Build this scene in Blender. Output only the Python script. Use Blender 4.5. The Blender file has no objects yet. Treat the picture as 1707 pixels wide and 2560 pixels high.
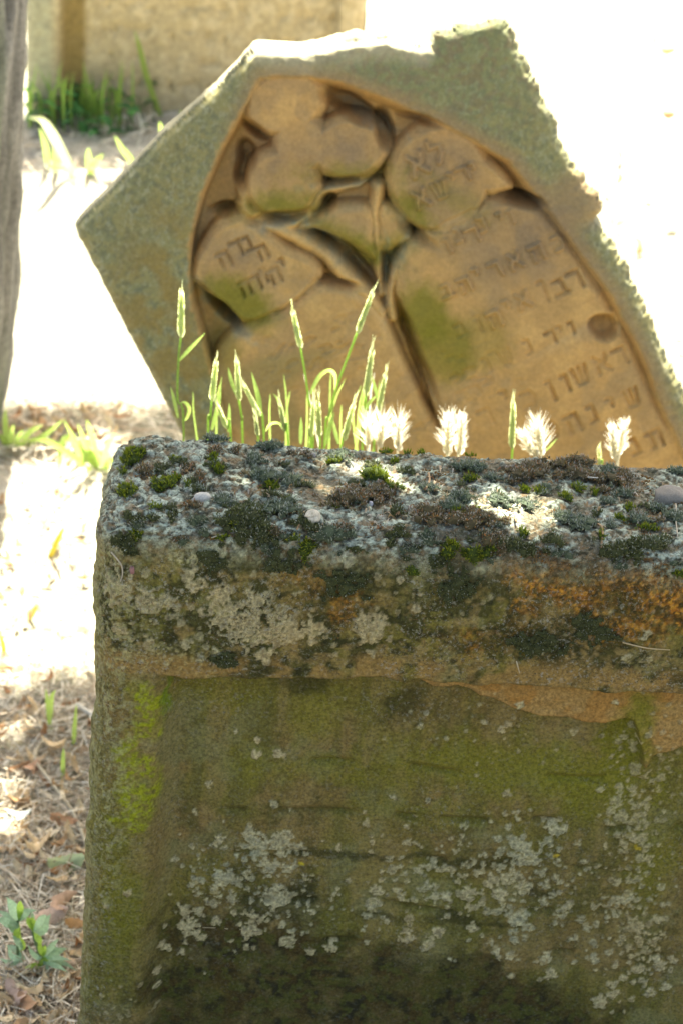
import bpy, math, random
import numpy as np
from mathutils import Vector, Matrix

random.seed(7)
rng = np.random.default_rng(11)
scene = bpy.context.scene
col = scene.collection

# ------------------------------------------------------------------ camera, sky, sun, exposure
CAM = np.array([0.0, 0.0, 1.85])
PITCH = math.radians(28.0)
FPX = 4552.0                      # focal length in photograph pixels (photo 1707 x 2560)
cam_data = bpy.data.cameras.new('camera')
cam_data.sensor_fit = 'VERTICAL'
cam_data.sensor_height = 36.0
cam_data.lens = FPX / 2560.0 * 36.0
cam_data.clip_start = 0.05
cam_data.clip_end = 500.0
cam_data.dof.use_dof = True
cam_data.dof.focus_distance = 2.04
cam_data.dof.aperture_fstop = 6.4
cam = bpy.data.objects.new('camera', cam_data)
cam.location = CAM
cam.rotation_euler = (math.pi / 2 - PITCH, 0, 0)
col.objects.link(cam)
scene.camera = cam

SUN_EL = math.radians(64.0)
SUN_AZ = math.radians(7.0)       # measured from +Y, negative = to the left
SUN = np.array([math.sin(SUN_AZ) * math.cos(SUN_EL), math.cos(SUN_AZ) * math.cos(SUN_EL), math.sin(SUN_EL)])
world = bpy.data.worlds.new('World')
scene.world = world
world.use_nodes = True
wn = world.node_tree
sky = wn.nodes.new('ShaderNodeTexSky')
sky.sky_type = 'NISHITA'
sky.sun_disc = False
sky.sun_elevation = SUN_EL
sky.sun_rotation = SUN_AZ
sky.air_density = 1.0
sky.dust_density = 6.0
sky.ozone_density = 0.4
bg = wn.nodes['Background']
bg.inputs['Strength'].default_value = 0.085
wn.links.new(sky.outputs[0], bg.inputs['Color'])
sun_data = bpy.data.lights.new('sun', 'SUN')
sun_data.energy = 5.0
sun_data.angle = math.radians(0.53)
sun_data.color = (1.0, 0.95, 0.86)
sun = bpy.data.objects.new('sun', sun_data)
sun.rotation_euler = Vector(SUN).to_track_quat('Z', 'Y').to_euler()
sun.location = (0, 4, 8)
col.objects.link(sun)

scene.view_settings.view_transform = 'Standard'
scene.view_settings.look = 'None'
scene.view_settings.gamma = 1.0
scene.view_settings.use_curve_mapping = False
scene.view_settings.exposure = 2.68
scene.view_settings.use_white_balance = True      # the camera was balanced for the shade
scene.view_settings.white_balance_temperature = 6750
scene.view_settings.white_balance_tint = 6
scene.cycles.max_bounces = 8
scene.cycles.sample_clamp_indirect = 6.0
scene.cycles.diffuse_bounces = 5
scene.cycles.transparent_max_bounces = 8

# ------------------------------------------------------------------ measuring helpers
_U = np.array([0, math.sin(PITCH), math.cos(PITCH)])
_W = np.array([0, math.cos(PITCH), -math.sin(PITCH)])

def ray(u, v):
    return np.array([1.0, 0, 0]) * (u - 853.5) / FPX + _U * (1280 - v) / FPX + _W

def at_y(u, v, Y):
    d = ray(u, v)
    return CAM + d * (Y - CAM[1]) / d[1]

def sstep(e0, e1, x):
    t = np.clip((x - e0) / (e1 - e0), 0, 1)
    return t * t * (3 - 2 * t)

def ground_h(x, y):
    x = np.asarray(x, float); y = np.asarray(y, float)
    return (0.38 * sstep(3.2, 5.6, y) + 0.012 * np.sin(x * 5.1 + 1.3) * np.cos(y * 4.3)
            + 0.006 * np.sin(x * 13.0 + y * 3.0) * np.sin(y * 11.0 + 2.0))

def at_ground(u, v):
    d = ray(u, v)
    z = 0.0
    for _ in range(30):
        q = CAM + d * (z - CAM[2]) / d[2]
        z = 0.5 * z + 0.5 * float(ground_h(q[0], q[1]))
    return q

TAB = rng.random((64, 64, 64)).astype(np.float32)

def vnoise(p, scale, seed=0):
    q = np.asarray(p, np.float32) * scale + seed * 17.37
    i = np.floor(q).astype(np.int32)
    f = q - i
    f = f * f * (3 - 2 * f)
    i0 = i & 63
    i1 = (i + 1) & 63
    x0, y0, z0 = i0[:, 0], i0[:, 1], i0[:, 2]
    x1, y1, z1 = i1[:, 0], i1[:, 1], i1[:, 2]
    fx, fy, fz = f[:, 0], f[:, 1], f[:, 2]
    a = TAB[x0, y0, z0] * (1 - fx) + TAB[x1, y0, z0] * fx
    b = TAB[x0, y1, z0] * (1 - fx) + TAB[x1, y1, z0] * fx
    c = TAB[x0, y0, z1] * (1 - fx) + TAB[x1, y0, z1] * fx
    d = TAB[x0, y1, z1] * (1 - fx) + TAB[x1, y1, z1] * fx
    return (a * (1 - fy) + b * fy) * (1 - fz) + (c * (1 - fy) + d * fy) * fz

def fbm(p, scale, octaves=3, seed=0):
    s = 0; amp = 1.0; tot = 0
    for o in range(octaves):
        s = s + amp * vnoise(p, scale * 2.03 ** o, seed + o)
        tot += amp
        amp *= 0.5
    return s / tot

def poly_sdf(P, pts):
    """signed distance of points P (N,2) to a closed polygon, negative inside"""
    pts = np.asarray(pts, float)
    n = len(pts)
    dmin = np.full(len(P), 1e9)
    ins = np.zeros(len(P), bool)
    for i in range(n):
        a = pts[i]; b = pts[(i + 1) % n]
        ab = b - a
        ap = P - a
        t = np.clip((ap @ ab) / max(ab @ ab, 1e-12), 0, 1)
        d = ap - t[:, None] * ab
        dmin = np.minimum(dmin, (d * d).sum(1))
        cond = ((a[1] > P[:, 1]) != (b[1] > P[:, 1]))
        with np.errstate(divide='ignore', invalid='ignore'):
            xi = (b[0] - a[0]) * (P[:, 1] - a[1]) / (b[1] - a[1]) + a[0]
        ins ^= cond & (P[:, 0] < xi)
    d = np.sqrt(dmin)
    return np.where(ins, -d, d)

def line_dist(P, pts):
    pts = np.asarray(pts, float)
    dmin = np.full(len(P), 1e9)
    for i in range(len(pts) - 1):
        a = pts[i]; ab = pts[i + 1] - a
        ap = P - a
        t = np.clip((ap @ ab) / max(ab @ ab, 1e-12), 0, 1)
        d = ap - t[:, None] * ab
        dmin = np.minimum(dmin, (d * d).sum(1))
    return np.sqrt(dmin)

def smooth_closed(pts, sub=6):
    pts = np.asarray(pts, float)
    n = len(pts); out = []
    for i in range(n):
        p0, p1, p2, p3 = pts[i - 1], pts[i], pts[(i + 1) % n], pts[(i + 2) % n]
        for k in range(sub):
            t = k / sub
            out.append(0.5 * ((2 * p1) + (-p0 + p2) * t + (2 * p0 - 5 * p1 + 4 * p2 - p3) * t * t + (-p0 + 3 * p1 - 3 * p2 + p3) * t ** 3))
    return np.array(out)

def smooth_open(pts, sub=5):
    pts = np.asarray(pts, float)
    q = np.vstack([2 * pts[0] - pts[1], pts, 2 * pts[-1] - pts[-2]])
    out = []
    for i in range(1, len(q) - 2):
        p0, p1, p2, p3 = q[i - 1], q[i], q[i + 1], q[i + 2]
        for k in range(sub):
            t = k / sub
            out.append(0.5 * ((2 * p1) + (-p0 + p2) * t + (2 * p0 - 5 * p1 + 4 * p2 - p3) * t * t + (-p0 + 3 * p1 - 3 * p2 + p3) * t ** 3))
    out.append(pts[-1])
    return np.array(out)

# ------------------------------------------------------------------ object helpers
def tag(o, label=None, cat=None, group=None, kind=None):
    if label: o['label'] = label
    if cat: o['category'] = cat
    if group: o['group'] = group
    if kind: o['kind'] = kind
    return o

def empty(name, loc=(0, 0, 0)):
    o = bpy.data.objects.new(name, None)
    o.location = loc
    o.empty_display_size = 0.05
    col.objects.link(o)
    return o

def link_mesh(name, me, mat, parent=None):
    o = bpy.data.objects.new(name, me)
    if mat is not None and len(me.materials) == 0:
        me.materials.append(mat)
    col.objects.link(o)
    if parent is not None:
        o.parent = parent
        o.matrix_parent_inverse = Matrix.Translation(-Vector(parent.location))
    return o

def np_mesh(name, verts, faces, colors=None, smooth=True, normals=None):
    """verts (N,3); faces (M,3) or (M,4) array or list of arrays"""
    me = bpy.data.meshes.new(name)
    verts = np.asarray(verts, np.float32)
    if not isinstance(faces, (list, tuple)):
        faces = [faces]
    faces = [np.asarray(f, np.int32) for f in faces if len(f)]
    nl = sum(f.size for f in faces); nf = sum(len(f) for f in faces)
    me.vertices.add(len(verts)); me.vertices.foreach_set('co', verts.ravel())
    me.loops.add(nl); me.loops.foreach_set('vertex_index', np.concatenate([f.ravel() for f in faces]))
    me.polygons.add(nf)
    starts = []; c = 0
    for f in faces:
        k = f.shape[1]
        starts.append(c + np.arange(len(f), dtype=np.int32) * k)
        c += f.size
    me.polygons.foreach_set('loop_start', np.concatenate(starts).astype(np.int32))
    me.polygons.foreach_set('use_smooth', np.full(nf, smooth, bool))
    me.update(calc_edges=True)
    me.validate()
    if colors is not None:
        a = me.attributes.new('col', 'FLOAT_COLOR', 'POINT')
        c4 = np.ones((len(verts), 4), np.float32); c4[:, :np.shape(colors)[1]] = colors
        a.data.foreach_set('color', c4.ravel())
    if normals is not None:
        me.normals_split_custom_set_from_vertices(np.asarray(normals, np.float32))
    return me

def vert_normals(verts, faces):
    n = np.zeros_like(verts)
    for f in faces:
        a, b, c = verts[f[:, 0]], verts[f[:, 1]], verts[f[:, 2]]
        fn = np.cross(b - a, c - a)
        if f.shape[1] == 4:
            d = verts[f[:, 3]]
            fn = np.cross(c - a, d - b)
        for k in range(f.shape[1]):
            for ax in range(3):
                n[:, ax] += np.bincount(f[:, k], weights=fn[:, ax], minlength=len(verts))
    return n / np.maximum(np.linalg.norm(n, axis=1, keepdims=True), 1e-12)

def sub_part(name, verts, faces, sel, colors, normals, mat, parent):
    f = faces[sel]
    if len(f) == 0:
        return None
    used, inv = np.unique(f.ravel(), return_inverse=True)
    me = np_mesh(name, verts[used], inv.reshape(f.shape), colors[used], True, normals[used])
    return link_mesh(name, me, mat, parent)

class MB:
    def __init__(self):
        self.v = []; self.f3 = []; self.f4 = []; self.c = []; self.n = 0
    def add(self, verts, f3=(), f4=(), color=(1, 1, 1)):
        verts = np.asarray(verts, float)
        self.v.append(verts)
        if len(f3): self.f3.append(np.asarray(f3) + self.n)
        if len(f4): self.f4.append(np.asarray(f4) + self.n)
        c = np.asarray(color, float)
        if c.ndim == 1: c = np.repeat(c[None], len(verts), 0)
        self.c.append(c)
        self.n += len(verts)
    def mesh(self, name, smooth=True):
        fs = []
        if self.f3: fs.append(np.concatenate(self.f3))
        if self.f4: fs.append(np.concatenate(self.f4))
        return np_mesh(name, np.concatenate(self.v), fs, np.concatenate(self.c), smooth)
    def build(self, name, mat, parent=None, smooth=True):
        return link_mesh(name, self.mesh(name, smooth), mat, parent)

def norm(v):
    v = np.asarray(v, float)
    return v / max(np.linalg.norm(v), 1e-9)

def ribbon(mb, pts, widths, side, color, fold=0.0, up=None):
    """a leaf or blade along pts; side = width direction; fold raises the edges"""
    pts = np.asarray(pts, float); n = len(pts)
    widths = np.asarray(widths, float)
    side = np.asarray(side, float)
    if side.ndim == 1: side = np.repeat(side[None], n, 0)
    tang = np.gradient(pts, axis=0)
    nrm = np.cross(side, tang)
    nrm /= np.maximum(np.linalg.norm(nrm, axis=1, keepdims=True), 1e-9)
    l = pts - side * widths[:, None] * 0.5 + nrm * fold * widths[:, None]
    r = pts + side * widths[:, None] * 0.5 + nrm * fold * widths[:, None]
    V = np.empty((n * 3, 3)); V[0::3] = l; V[1::3] = pts; V[2::3] = r
    i = np.arange(n - 1) * 3
    f = np.concatenate([np.stack([i, i + 1, i + 4, i + 3], 1), np.stack([i + 1, i + 2, i + 5, i + 4], 1)])
    c = np.asarray(color, float)
    if c.ndim == 2: c = np.repeat(c, 3, 0)
    mb.add(V, f4=f, color=c)

def tube(mb, pts, radii, segs=8, color=(1, 1, 1), rough=0.0, seed=0, cap=True):
    pts = np.asarray(pts, float); n = len(pts)
    radii = np.asarray(radii, float)
    tang = np.gradient(pts, axis=0)
    tang /= np.maximum(np.linalg.norm(tang, axis=1, keepdims=True), 1e-9)
    ref = np.array([0.31, 0.9, 0.11])
    a = np.cross(tang, ref); a /= np.maximum(np.linalg.norm(a, axis=1, keepdims=True), 1e-9)
    b = np.cross(tang, a)
    th = np.linspace(0, 2 * math.pi, segs, endpoint=False)
    V = (pts[:, None] + radii[:, None, None] * (np.cos(th)[None, :, None] * a[:, None] + np.sin(th)[None, :, None] * b[:, None])).reshape(-1, 3)
    i = np.arange(n - 1)[:, None] * segs; j = np.arange(segs)[None]; j2 = (j + 1) % segs
    f = np.stack([i + j, i + j2, i + segs + j2, i + segs + j], -1).reshape(-1, 4)
    f3 = []
    if cap:
        V = np.vstack([V, pts[0], pts[-1]])
        k = n * segs
        f3 = [[k, (q + 1) % segs, q] for q in range(segs)] + [[k + 1, (n - 1) * segs + q, (n - 1) * segs + (q + 1) % segs] for q in range(segs)]
    c = np.asarray(color, float)
    if c.ndim == 2:
        c = np.repeat(c, segs, 0)
        if cap: c = np.vstack([c, c[0], c[-1]])
    mb.add(V, f3=f3, f4=f, color=c)

# ------------------------------------------------------------------ materials
def mat_attr(name, rough=0.9, fine=400.0, fine_amt=0.5, bump=0.3, bump_scale=300.0, transl=0.0, spec=0.25, grain=0.0, bump_dist=0.002):
    """surface whose base colour is the 'col' attribute, broken up by procedural grain and relief"""
    m = bpy.data.materials.new(name)
    m.use_nodes = True
    nt = m.node_tree; N = nt.nodes; L = nt.links
    b = N['Principled BSDF']
    at = N.new('ShaderNodeAttribute'); at.attribute_name = 'col'
    tc = N.new('ShaderNodeTexCoord')
    src = at.outputs['Color']
    if fine_amt > 0:
        nz = N.new('ShaderNodeTexNoise'); nz.inputs['Scale'].default_value = fine; nz.inputs['Detail'].default_value = 4; nz.inputs['Roughness'].default_value = 0.65
        L.new(tc.outputs['Object'], nz.inputs['Vector'])
        mr = N.new('ShaderNodeMapRange'); mr.inputs['From Min'].default_value = 0.3; mr.inputs['From Max'].default_value = 0.7
        mr.inputs['To Min'].default_value = 1 - fine_amt; mr.inputs['To Max'].default_value = 1 + fine_amt
        L.new(nz.outputs['Fac'], mr.inputs['Value'])
        mx = N.new('ShaderNodeMix'); mx.data_type = 'RGBA'; mx.blend_type = 'MULTIPLY'; mx.inputs[0].default_value = 1
        L.new(src, mx.inputs[6]); L.new(mr.outputs[0], mx.inputs[7])
        src = mx.outputs[2]
    if grain > 0:
        vz = N.new('ShaderNodeTexVoronoi'); vz.inputs['Scale'].default_value = fine * 1.1
        L.new(tc.outputs['Object'], vz.inputs['Vector'])
        sp = N.new('ShaderNodeSeparateColor'); L.new(vz.outputs['Color'], sp.inputs[0])
        mr2 = N.new('ShaderNodeMapRange'); mr2.inputs['To Min'].default_value = 1 - grain; mr2.inputs['To Max'].default_value = 1 + grain
        L.new(sp.outputs[0], mr2.inputs['Value'])
        mx2 = N.new('ShaderNodeMix'); mx2.data_type = 'RGBA'; mx2.blend_type = 'MULTIPLY'; mx2.inputs[0].default_value = 1
        L.new(src, mx2.inputs[6]); L.new(mr2.outputs[0], mx2.inputs[7])
        src = mx2.outputs[2]
    L.new(src, b.inputs['Base Color'])
    b.inputs['Roughness'].default_value = rough
    b.inputs['Specular IOR Level'].default_value = spec
    if bump > 0:
        nb = N.new('ShaderNodeTexNoise'); nb.inputs['Scale'].default_value = bump_scale; nb.inputs['Detail'].default_value = 5; nb.inputs['Roughness'].default_value = 0.7
        L.new(tc.outputs['Object'], nb.inputs['Vector'])
        bp = N.new('ShaderNodeBump'); bp.inputs['Strength'].default_value = bump; bp.inputs['Distance'].default_value = bump_dist
        L.new(nb.outputs['Fac'], bp.inputs['Height']); L.new(bp.outputs[0], b.inputs['Normal'])
    if transl > 0:
        tr = N.new('ShaderNodeBsdfTranslucent'); L.new(src, tr.inputs['Color'])
        ms = N.new('ShaderNodeMixShader'); ms.inputs[0].default_value = transl
        out = N['Material Output']
        L.new(b.outputs[0], ms.inputs[1]); L.new(tr.outputs[0], ms.inputs[2]); L.new(ms.outputs[0], out.inputs['Surface'])
    return m

def mat_lichen_stone(name):
    m = bpy.data.materials.new(name)
    m.use_nodes = True
    nt = m.node_tree; N = nt.nodes; L = nt.links
    b = N['Principled BSDF']; b.inputs['Roughness'].default_value = 0.92; b.inputs['Specular IOR Level'].default_value = 0.2
    at = N.new('ShaderNodeAttribute'); at.attribute_name = 'col'
    tc = N.new('ShaderNodeTexCoord')
    def noise(scale, off, det=5, rough=0.68):
        mp = N.new('ShaderNodeMapping'); mp.inputs['Location'].default_value = (off, off * 0.7, -off)
        L.new(tc.outputs['Object'], mp.inputs['Vector'])
        n = N.new('ShaderNodeTexNoise'); n.inputs['Scale'].default_value = scale; n.inputs['Detail'].default_value = det; n.inputs['Roughness'].default_value = rough
        L.new(mp.outputs[0], n.inputs['Vector'])
        return n.outputs['Fac']
    def rng_(src, a, b_, c, d):
        r = N.new('ShaderNodeMapRange'); r.inputs['From Min'].default_value = a; r.inputs['From Max'].default_value = b_; r.inputs['To Min'].default_value = c; r.inputs['To Max'].default_value = d
        L.new(src, r.inputs['Value']); return r.outputs[0]
    def mul(x, y):
        k = N.new('ShaderNodeMath'); k.operation = 'MULTIPLY'; L.new(x, k.inputs[0]); L.new(y, k.inputs[1]); return k.outputs[0]
    def mix(fac, A_, B_, blend='MIX'):
        x = N.new('ShaderNodeMix'); x.data_type = 'RGBA'; x.blend_type = blend
        if isinstance(fac, float): x.inputs[0].default_value = fac
        else: L.new(fac, x.inputs[0])
        L.new(A_, x.inputs[6])
        if isinstance(B_, tuple): x.inputs[7].default_value = (*B_, 1)
        else: L.new(B_, x.inputs[7])
        return x.outputs[2]
    c = at.outputs['Color']; cr = at.outputs['Alpha']
    c = mix(1.0, c, rng_(noise(260, 3), 0.3, 0.7, 0.50, 1.50), 'MULTIPLY')
    c = mix(mul(rng_(noise(210, 11, 6, 0.75), 0.54, 0.62, 0, 0.75), cr), c, (0.30, 0.305, 0.25))
    c = mix(mul(rng_(noise(300, 23, 6, 0.75), 0.53, 0.62, 0, 0.85), cr), c, (0.030, 0.031, 0.016))
    c = mix(mul(rng_(noise(420, 37, 3, 0.6), 0.60, 0.66, 0, 0.6), cr), c, (0.20, 0.105, 0.045))
    L.new(c, b.inputs['Base Color'])
    bp = N.new('ShaderNodeBump'); bp.inputs['Strength'].default_value = 0.9; bp.inputs['Distance'].default_value = 0.0025
    L.new(noise(240, 51, 7, 0.72), bp.inputs['Height']); L.new(bp.outputs[0], b.inputs['Normal'])
    return m
M_front = mat_lichen_stone('lichen_sandstone')
M_back = mat_attr('carved_sandstone', fine=160, fine_amt=0.12, bump=0.3, bump_scale=130, grain=0.05, bump_dist=0.004)
M_far = mat_attr('pale_sandstone', fine=60, fine_amt=0.22, bump=0.4, bump_scale=60, bump_dist=0.006)
M_moss = mat_attr('moss', fine=900, fine_amt=0.25, bump=0.0, transl=0.25, rough=0.8)
M_plant = mat_attr('green_plant', fine=200, fine_amt=0.2, bump=0.0, transl=0.55, rough=0.55)
M_ear = mat_attr('grass_ear', fine=600, fine_amt=0.15, bump=0.0, transl=0.65, rough=0.6)
M_leaf = mat_attr('dry_leaf', fine=120, fine_amt=0.3, bump=0.4, bump_scale=150, transl=0.2, rough=0.7)
M_straw = mat_attr('dry_straw', fine=150, fine_amt=0.25, bump=0.0, transl=0.15, rough=0.75)
M_bark = mat_attr('grey_bark', fine=90, fine_amt=0.3, bump=0.6, bump_scale=70, bump_dist=0.008)
M_soil = mat_attr('littered_soil', fine=140, fine_amt=0.45, bump=0.8, bump_scale=120, bump_dist=0.01)
M_small = mat_attr('pebble', fine=500, fine_amt=0.2, bump=0.2, bump_scale=500)
M_crown = mat_attr('tree_leaf', fine=60, fine_amt=0.15, bump=0.0, transl=0.3, rough=0.5)

# ------------------------------------------------------------------ ground
def make_ground():
    xs = np.unique(np.concatenate([np.linspace(-60, -4, 20), np.linspace(-4, 4, 260), np.linspace(4, 60, 20)]))
    ys = np.unique(np.concatenate([np.linspace(-40, 0.5, 16), np.linspace(0.5, 9, 270), np.linspace(9, 120, 30)]))
    X, Y = np.meshgrid(xs, ys)
    P = np.stack([X.ravel(), Y.ravel(), np.zeros(X.size)], 1)
    near = ((np.abs(P[:, 0]) < 5) & (P[:, 1] > 0) & (P[:, 1] < 10))
    Z = ground_h(P[:, 0], P[:, 1]) + near * (fbm(P, 9, 3, 2) - 0.5) * 0.035
    P[:, 2] = Z
    n1 = fbm(P, 3.0, 3, 5); n2 = fbm(P, 22, 3, 8)
    c = np.array([0.38, 0.345, 0.275])[None] + (n2 - 0.5)[:, None] * np.array([0.46, 0.41, 0.32])
    c = c * (0.8 + 0.5 * n1[:, None])
    shade_mould = (sstep(3.0, 2.55, P[:, 1] + (n1 - 0.5) * 0.5) * 0.8)[:, None]       # leaf mould tone along the tree's shade, darkening it in the soil colour
    c = c * (1 - shade_mould) + shade_mould * (np.array([0.15, 0.12, 0.09]) * (0.5 + 1.0 * n2[:, None]))
    g = sstep(0.55, 0.72, fbm(P, 1.6, 2, 21))[:, None] * 0.35
    c = c * (1 - g) + g * np.array([0.17, 0.19, 0.08])
    nx = len(xs); ny = len(ys)
    i = np.arange(ny - 1)[:, None] * nx + np.arange(nx - 1)[None]
    f = np.stack([i, i + 1, i + nx + 1, i + nx], -1).reshape(-1, 4)
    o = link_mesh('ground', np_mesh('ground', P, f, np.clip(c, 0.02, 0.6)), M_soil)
    tag(o, kind='structure')
make_ground()

# ------------------------------------------------------------------ near gravestone
FY = 1.766
P0 = at_y(232, 1300, FY)
TH = math.radians(3.7)
EX = np.array([math.cos(TH), 0, -math.sin(TH)])
EY = np.array([0, 1.0, 0])
EZ = np.array([math.sin(TH), 0, math.cos(TH)])
T = 0.225
WID, HGT = 1.02, 1.02
FLARE = 0.034                     # the stone widens a little towards its foot

def px_as(u, v):
    """photo pixel -> (a, s): along the stone, and down over its top and front from the back edge"""
    d = ray(u, v)
    t = ((P0 - CAM) @ EZ) / (d @ EZ)
    q = CAM + d * t - P0
    if q[1] >= 0:
        return q @ EX, T - q[1]
    q = at_y(u, v, FY) - P0
    return q @ EX + FLARE * max(0.0, -(q @ EZ) - 0.15), T - q @ EZ

def make_front():
    da = 0.0016
    A = np.unique(np.concatenate([np.arange(0, 0.80, da), np.linspace(0.80, WID, 40)]))
    Wd = -np.unique(np.concatenate([np.arange(0, 0.78, da), np.linspace(0.78, HGT, 40)]))
    Nn = np.linspace(0, T, 141)
    na, nw, nn = len(A), len(Wd), len(Nn)
    quads = []
    def gid(ia, iN, iw): return (ia.astype(np.int64) * nn + iN) * nw + iw
    def grid(ia, ib, f):
        I, J = np.meshgrid(ia, ib, indexing='ij')
        G = f(I, J)
        return np.stack([G[:-1, :-1], G[1:, :-1], G[1:, 1:], G[:-1, 1:]], -1).reshape(-1, 4)
    z = lambda I, k: np.full(I.shape, k)
    ra, rw, rn = np.arange(na), np.arange(nw), np.arange(nn)
    fr = grid(ra, rw, lambda I, J: gid(I, z(I, 0), J))[:, ::-1]     # front
    tp = grid(ra, rn, lambda I, J: gid(I, J, z(I, 0)))              # top
    lf = grid(rn, rw, lambda I, J: gid(z(I, 0), I, J))              # left
    ca = np.unique(np.append(ra[::5], na - 1)); cw = np.unique(np.append(rw[::5], nw - 1)); cn = np.unique(np.append(rn[::5], nn - 1))
    bk = grid(ca, cw, lambda I, J: gid(I, z(I, nn - 1), J))
    rt = grid(cn, cw, lambda I, J: gid(z(I, na - 1), I, J))[:, ::-1]
    kind = np.concatenate([np.full(len(q), k) for k, q in enumerate([fr, tp, lf, bk, rt])])
    allq = np.concatenate([fr, tp, lf, bk, rt])
    ids, inv = np.unique(allq.ravel(), return_inverse=True)
    F = inv.reshape(-1, 4)
    iw = ids % nw; iN = (ids // nw) % nn; ia = ids // (nw * nn)
    a = A[ia]; w = Wd[iw]; n = Nn[iN]
    # unwrapped coordinate down over the stone
    s = np.where(iw == 0, T - n, T - w)
    B = np.stack([a, n, w], 1)
    r = 0.036
    lo = np.array([r * 1.25, r, -HGT - 1]); hi = np.array([WID - r, T - r * 0.7, -r])
    Q = np.clip(B, lo, hi)
    D = B - Q
    # larger rounding on the left shoulder
    Ln = np.linalg.norm(D / np.array([1.25, 1, 1]), axis=1, keepdims=True)
    dirn = D / np.maximum(np.linalg.norm(D, axis=1, keepdims=True), 1e-9)
    R = np.where(Ln > 1e-6, np.maximum(np.abs(D / np.array([1.25, 1, 1])).max(1, keepdims=True) / np.maximum(Ln, 1e-9), 0), 1)
    P = Q + D * R
    nr = dirn
    p3 = np.stack([a, n, w], 1)
    # ---- colony fields (lichen, moss, algae) in stone coordinates
    n_lo = fbm(p3, 9, 3, 1); n_md = fbm(p3, 38, 3, 2); n_hi = fbm(p3, 130, 3, 3); n_vh = vnoise(p3, 420, 4)
    warp_a = (fbm(p3, 45, 2, 31) - 0.5) * 0.03; warp_s = (fbm(p3, 45, 2, 33) - 0.5) * 0.03
    aw = a + warp_a; sw = s + warp_s
    is_front = (iN == 0) & (iw > 0)
    def blob(u, v, rx, ry, edge=0.45, warp=True):
        ca_, cs_ = px_as(u, v)
        k = 0.883 if cs_ > T else 0.469
        ra_ = rx / 2276.0; rs_ = ry / 2276.0 / k
        x = (aw if warp else a); y = (sw if warp else s)
        d = np.sqrt(((x - ca_) / ra_) ** 2 + ((y - cs_) / rs_) ** 2)
        return sstep(1 + edge, 1 - edge, d + (n_hi - 0.5) * 0.9 + (n_md - 0.5) * 0.8)
    front_w = -w
    top_band = 0.199 - 0.012 * sstep(0.1, 0.35, a)           # lower edge of the head moulding
    # broken lower edge on the right: an under-layer hangs below
    chip = 0.042 * sstep(0.30, 0.40, a) * (0.55 + 1.3 * (vnoise(np.stack([a, 0 * a, 0 * a], 1), 9, 6) - 0.3)) + 0.006 * (vnoise(np.stack([a, 0 * a, 0 * a], 1), 60, 7) - 0.5)
    chip = chip * sstep(0.70, 0.64, a) + 0.075 * sstep(0.635, 0.665, a) * (0.8 + 0.5 * vnoise(np.stack([a, w, 0 * a], 1), 30, 17))
    edge1 = top_band + (vnoise(np.stack([a, 0 * a, 0 * a], 1), 45, 8) - 0.5) * 0.007
    edge2 = edge1 + np.maximum(chip, 0)
    in_a = sstep(0.072, 0.108, a + 0.004 * (n_lo - 0.5) * 4)
    st1 = sstep(0, 0.0035, front_w - edge1)
    st2 = sstep(0, 0.004, front_w - edge2)
    depth = in_a * (0.011 * st1 + 0.017 * st2 + 0.004 * sstep(0, 0.05, front_w - edge2))
    depth = np.where(is_front, depth, 0)
    inpanel = np.where(is_front, in_a * st1, 0)
    # moulding bulge (shallow roll)
    roll = np.where(is_front, 0.007 * np.sin(np.clip((front_w - 0.02) / 0.17, 0, 1) * math.pi), 0)
    ch0 = np.where(is_front, in_a * st1 * (1 - st2), 0)
    # faint remains of carved lines on the panel
    ln = np.zeros_like(a)
    for k, wl in enumerate((0.335, 0.405, 0.475, 0.545, 0.61)):
        ww = front_w - wl - 0.012 * (vnoise(np.stack([a, 0 * a + k, 0 * a], 1), 14, 40 + k) - 0.5)
        seg = sstep(0.45, 0.62, vnoise(np.stack([a, 0 * a + k * 3.1, 0 * a], 1), 34, 50 + k))
        ln = np.maximum(ln, seg * np.exp(-(ww / 0.005) ** 2))
    ln = ln * inpanel * sstep(0.14, 0.2, a)
    disp = (n_lo - 0.5) * 0.012 + (n_md - 0.5) * 0.0050 * (1 - 0.55 * inpanel) + (n_hi - 0.5) * 0.0024 * (1 - 0.45 * inpanel) + (n_vh - 0.5) * 0.0008
    disp += roll - 0.0065 * ln + ch0 * (n_md - 0.5) * 0.016
    # silhouette wear on the left arris
    disp += np.where(a < 0.03, (fbm(p3, 26, 3, 61) - 0.5) * 0.012, 0)
    topness = np.where(iw == 0, 1.0, sstep(0.055, 0.0, front_w))
    disp += topness * ((fbm(p3, 60, 3, 71) - 0.5) * 0.009 + (fbm(p3, 200, 2, 73) - 0.5) * 0.004)
    # ---- colours
    def lay(c, m, colr):
        m = np.clip(m, 0, 1)[:, None]
        return c * (1 - m) + np.asarray(colr) * m
    C = np.repeat(np.array([[0.150, 0.118, 0.062]]), len(a), 0)
    C = lay(C, sstep(0.42, 0.66, n_lo), (0.115, 0.108, 0.045))
    C = lay(C, 0.75 * sstep(0.5, 0.68, fbm(p3, 16, 3, 81)), (0.185, 0.140, 0.085))
    C = lay(C, 0.6 * sstep(0.52, 0.66, fbm(p3, 70, 3, 83)), (0.070, 0.068, 0.030))
    C = lay(C, 0.5 * sstep(0.55, 0.7, fbm(p3, 90, 2, 85)) , (0.20, 0.16, 0.10))
    C = lay(C, 0.55 * sstep(0.40, 0.60, fbm(p3, 13, 3, 167)), (0.120, 0.128, 0.030))
    strk = fbm(p3 * np.array([1, 1, 0.22]), 42, 3, 161)
    C = lay(C, 0.55 * sstep(0.52, 0.66, strk), (0.085, 0.088, 0.040))
    C = lay(C, 0.5 * sstep(0.50, 0.36, strk), (0.20, 0.165, 0.105))
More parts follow.
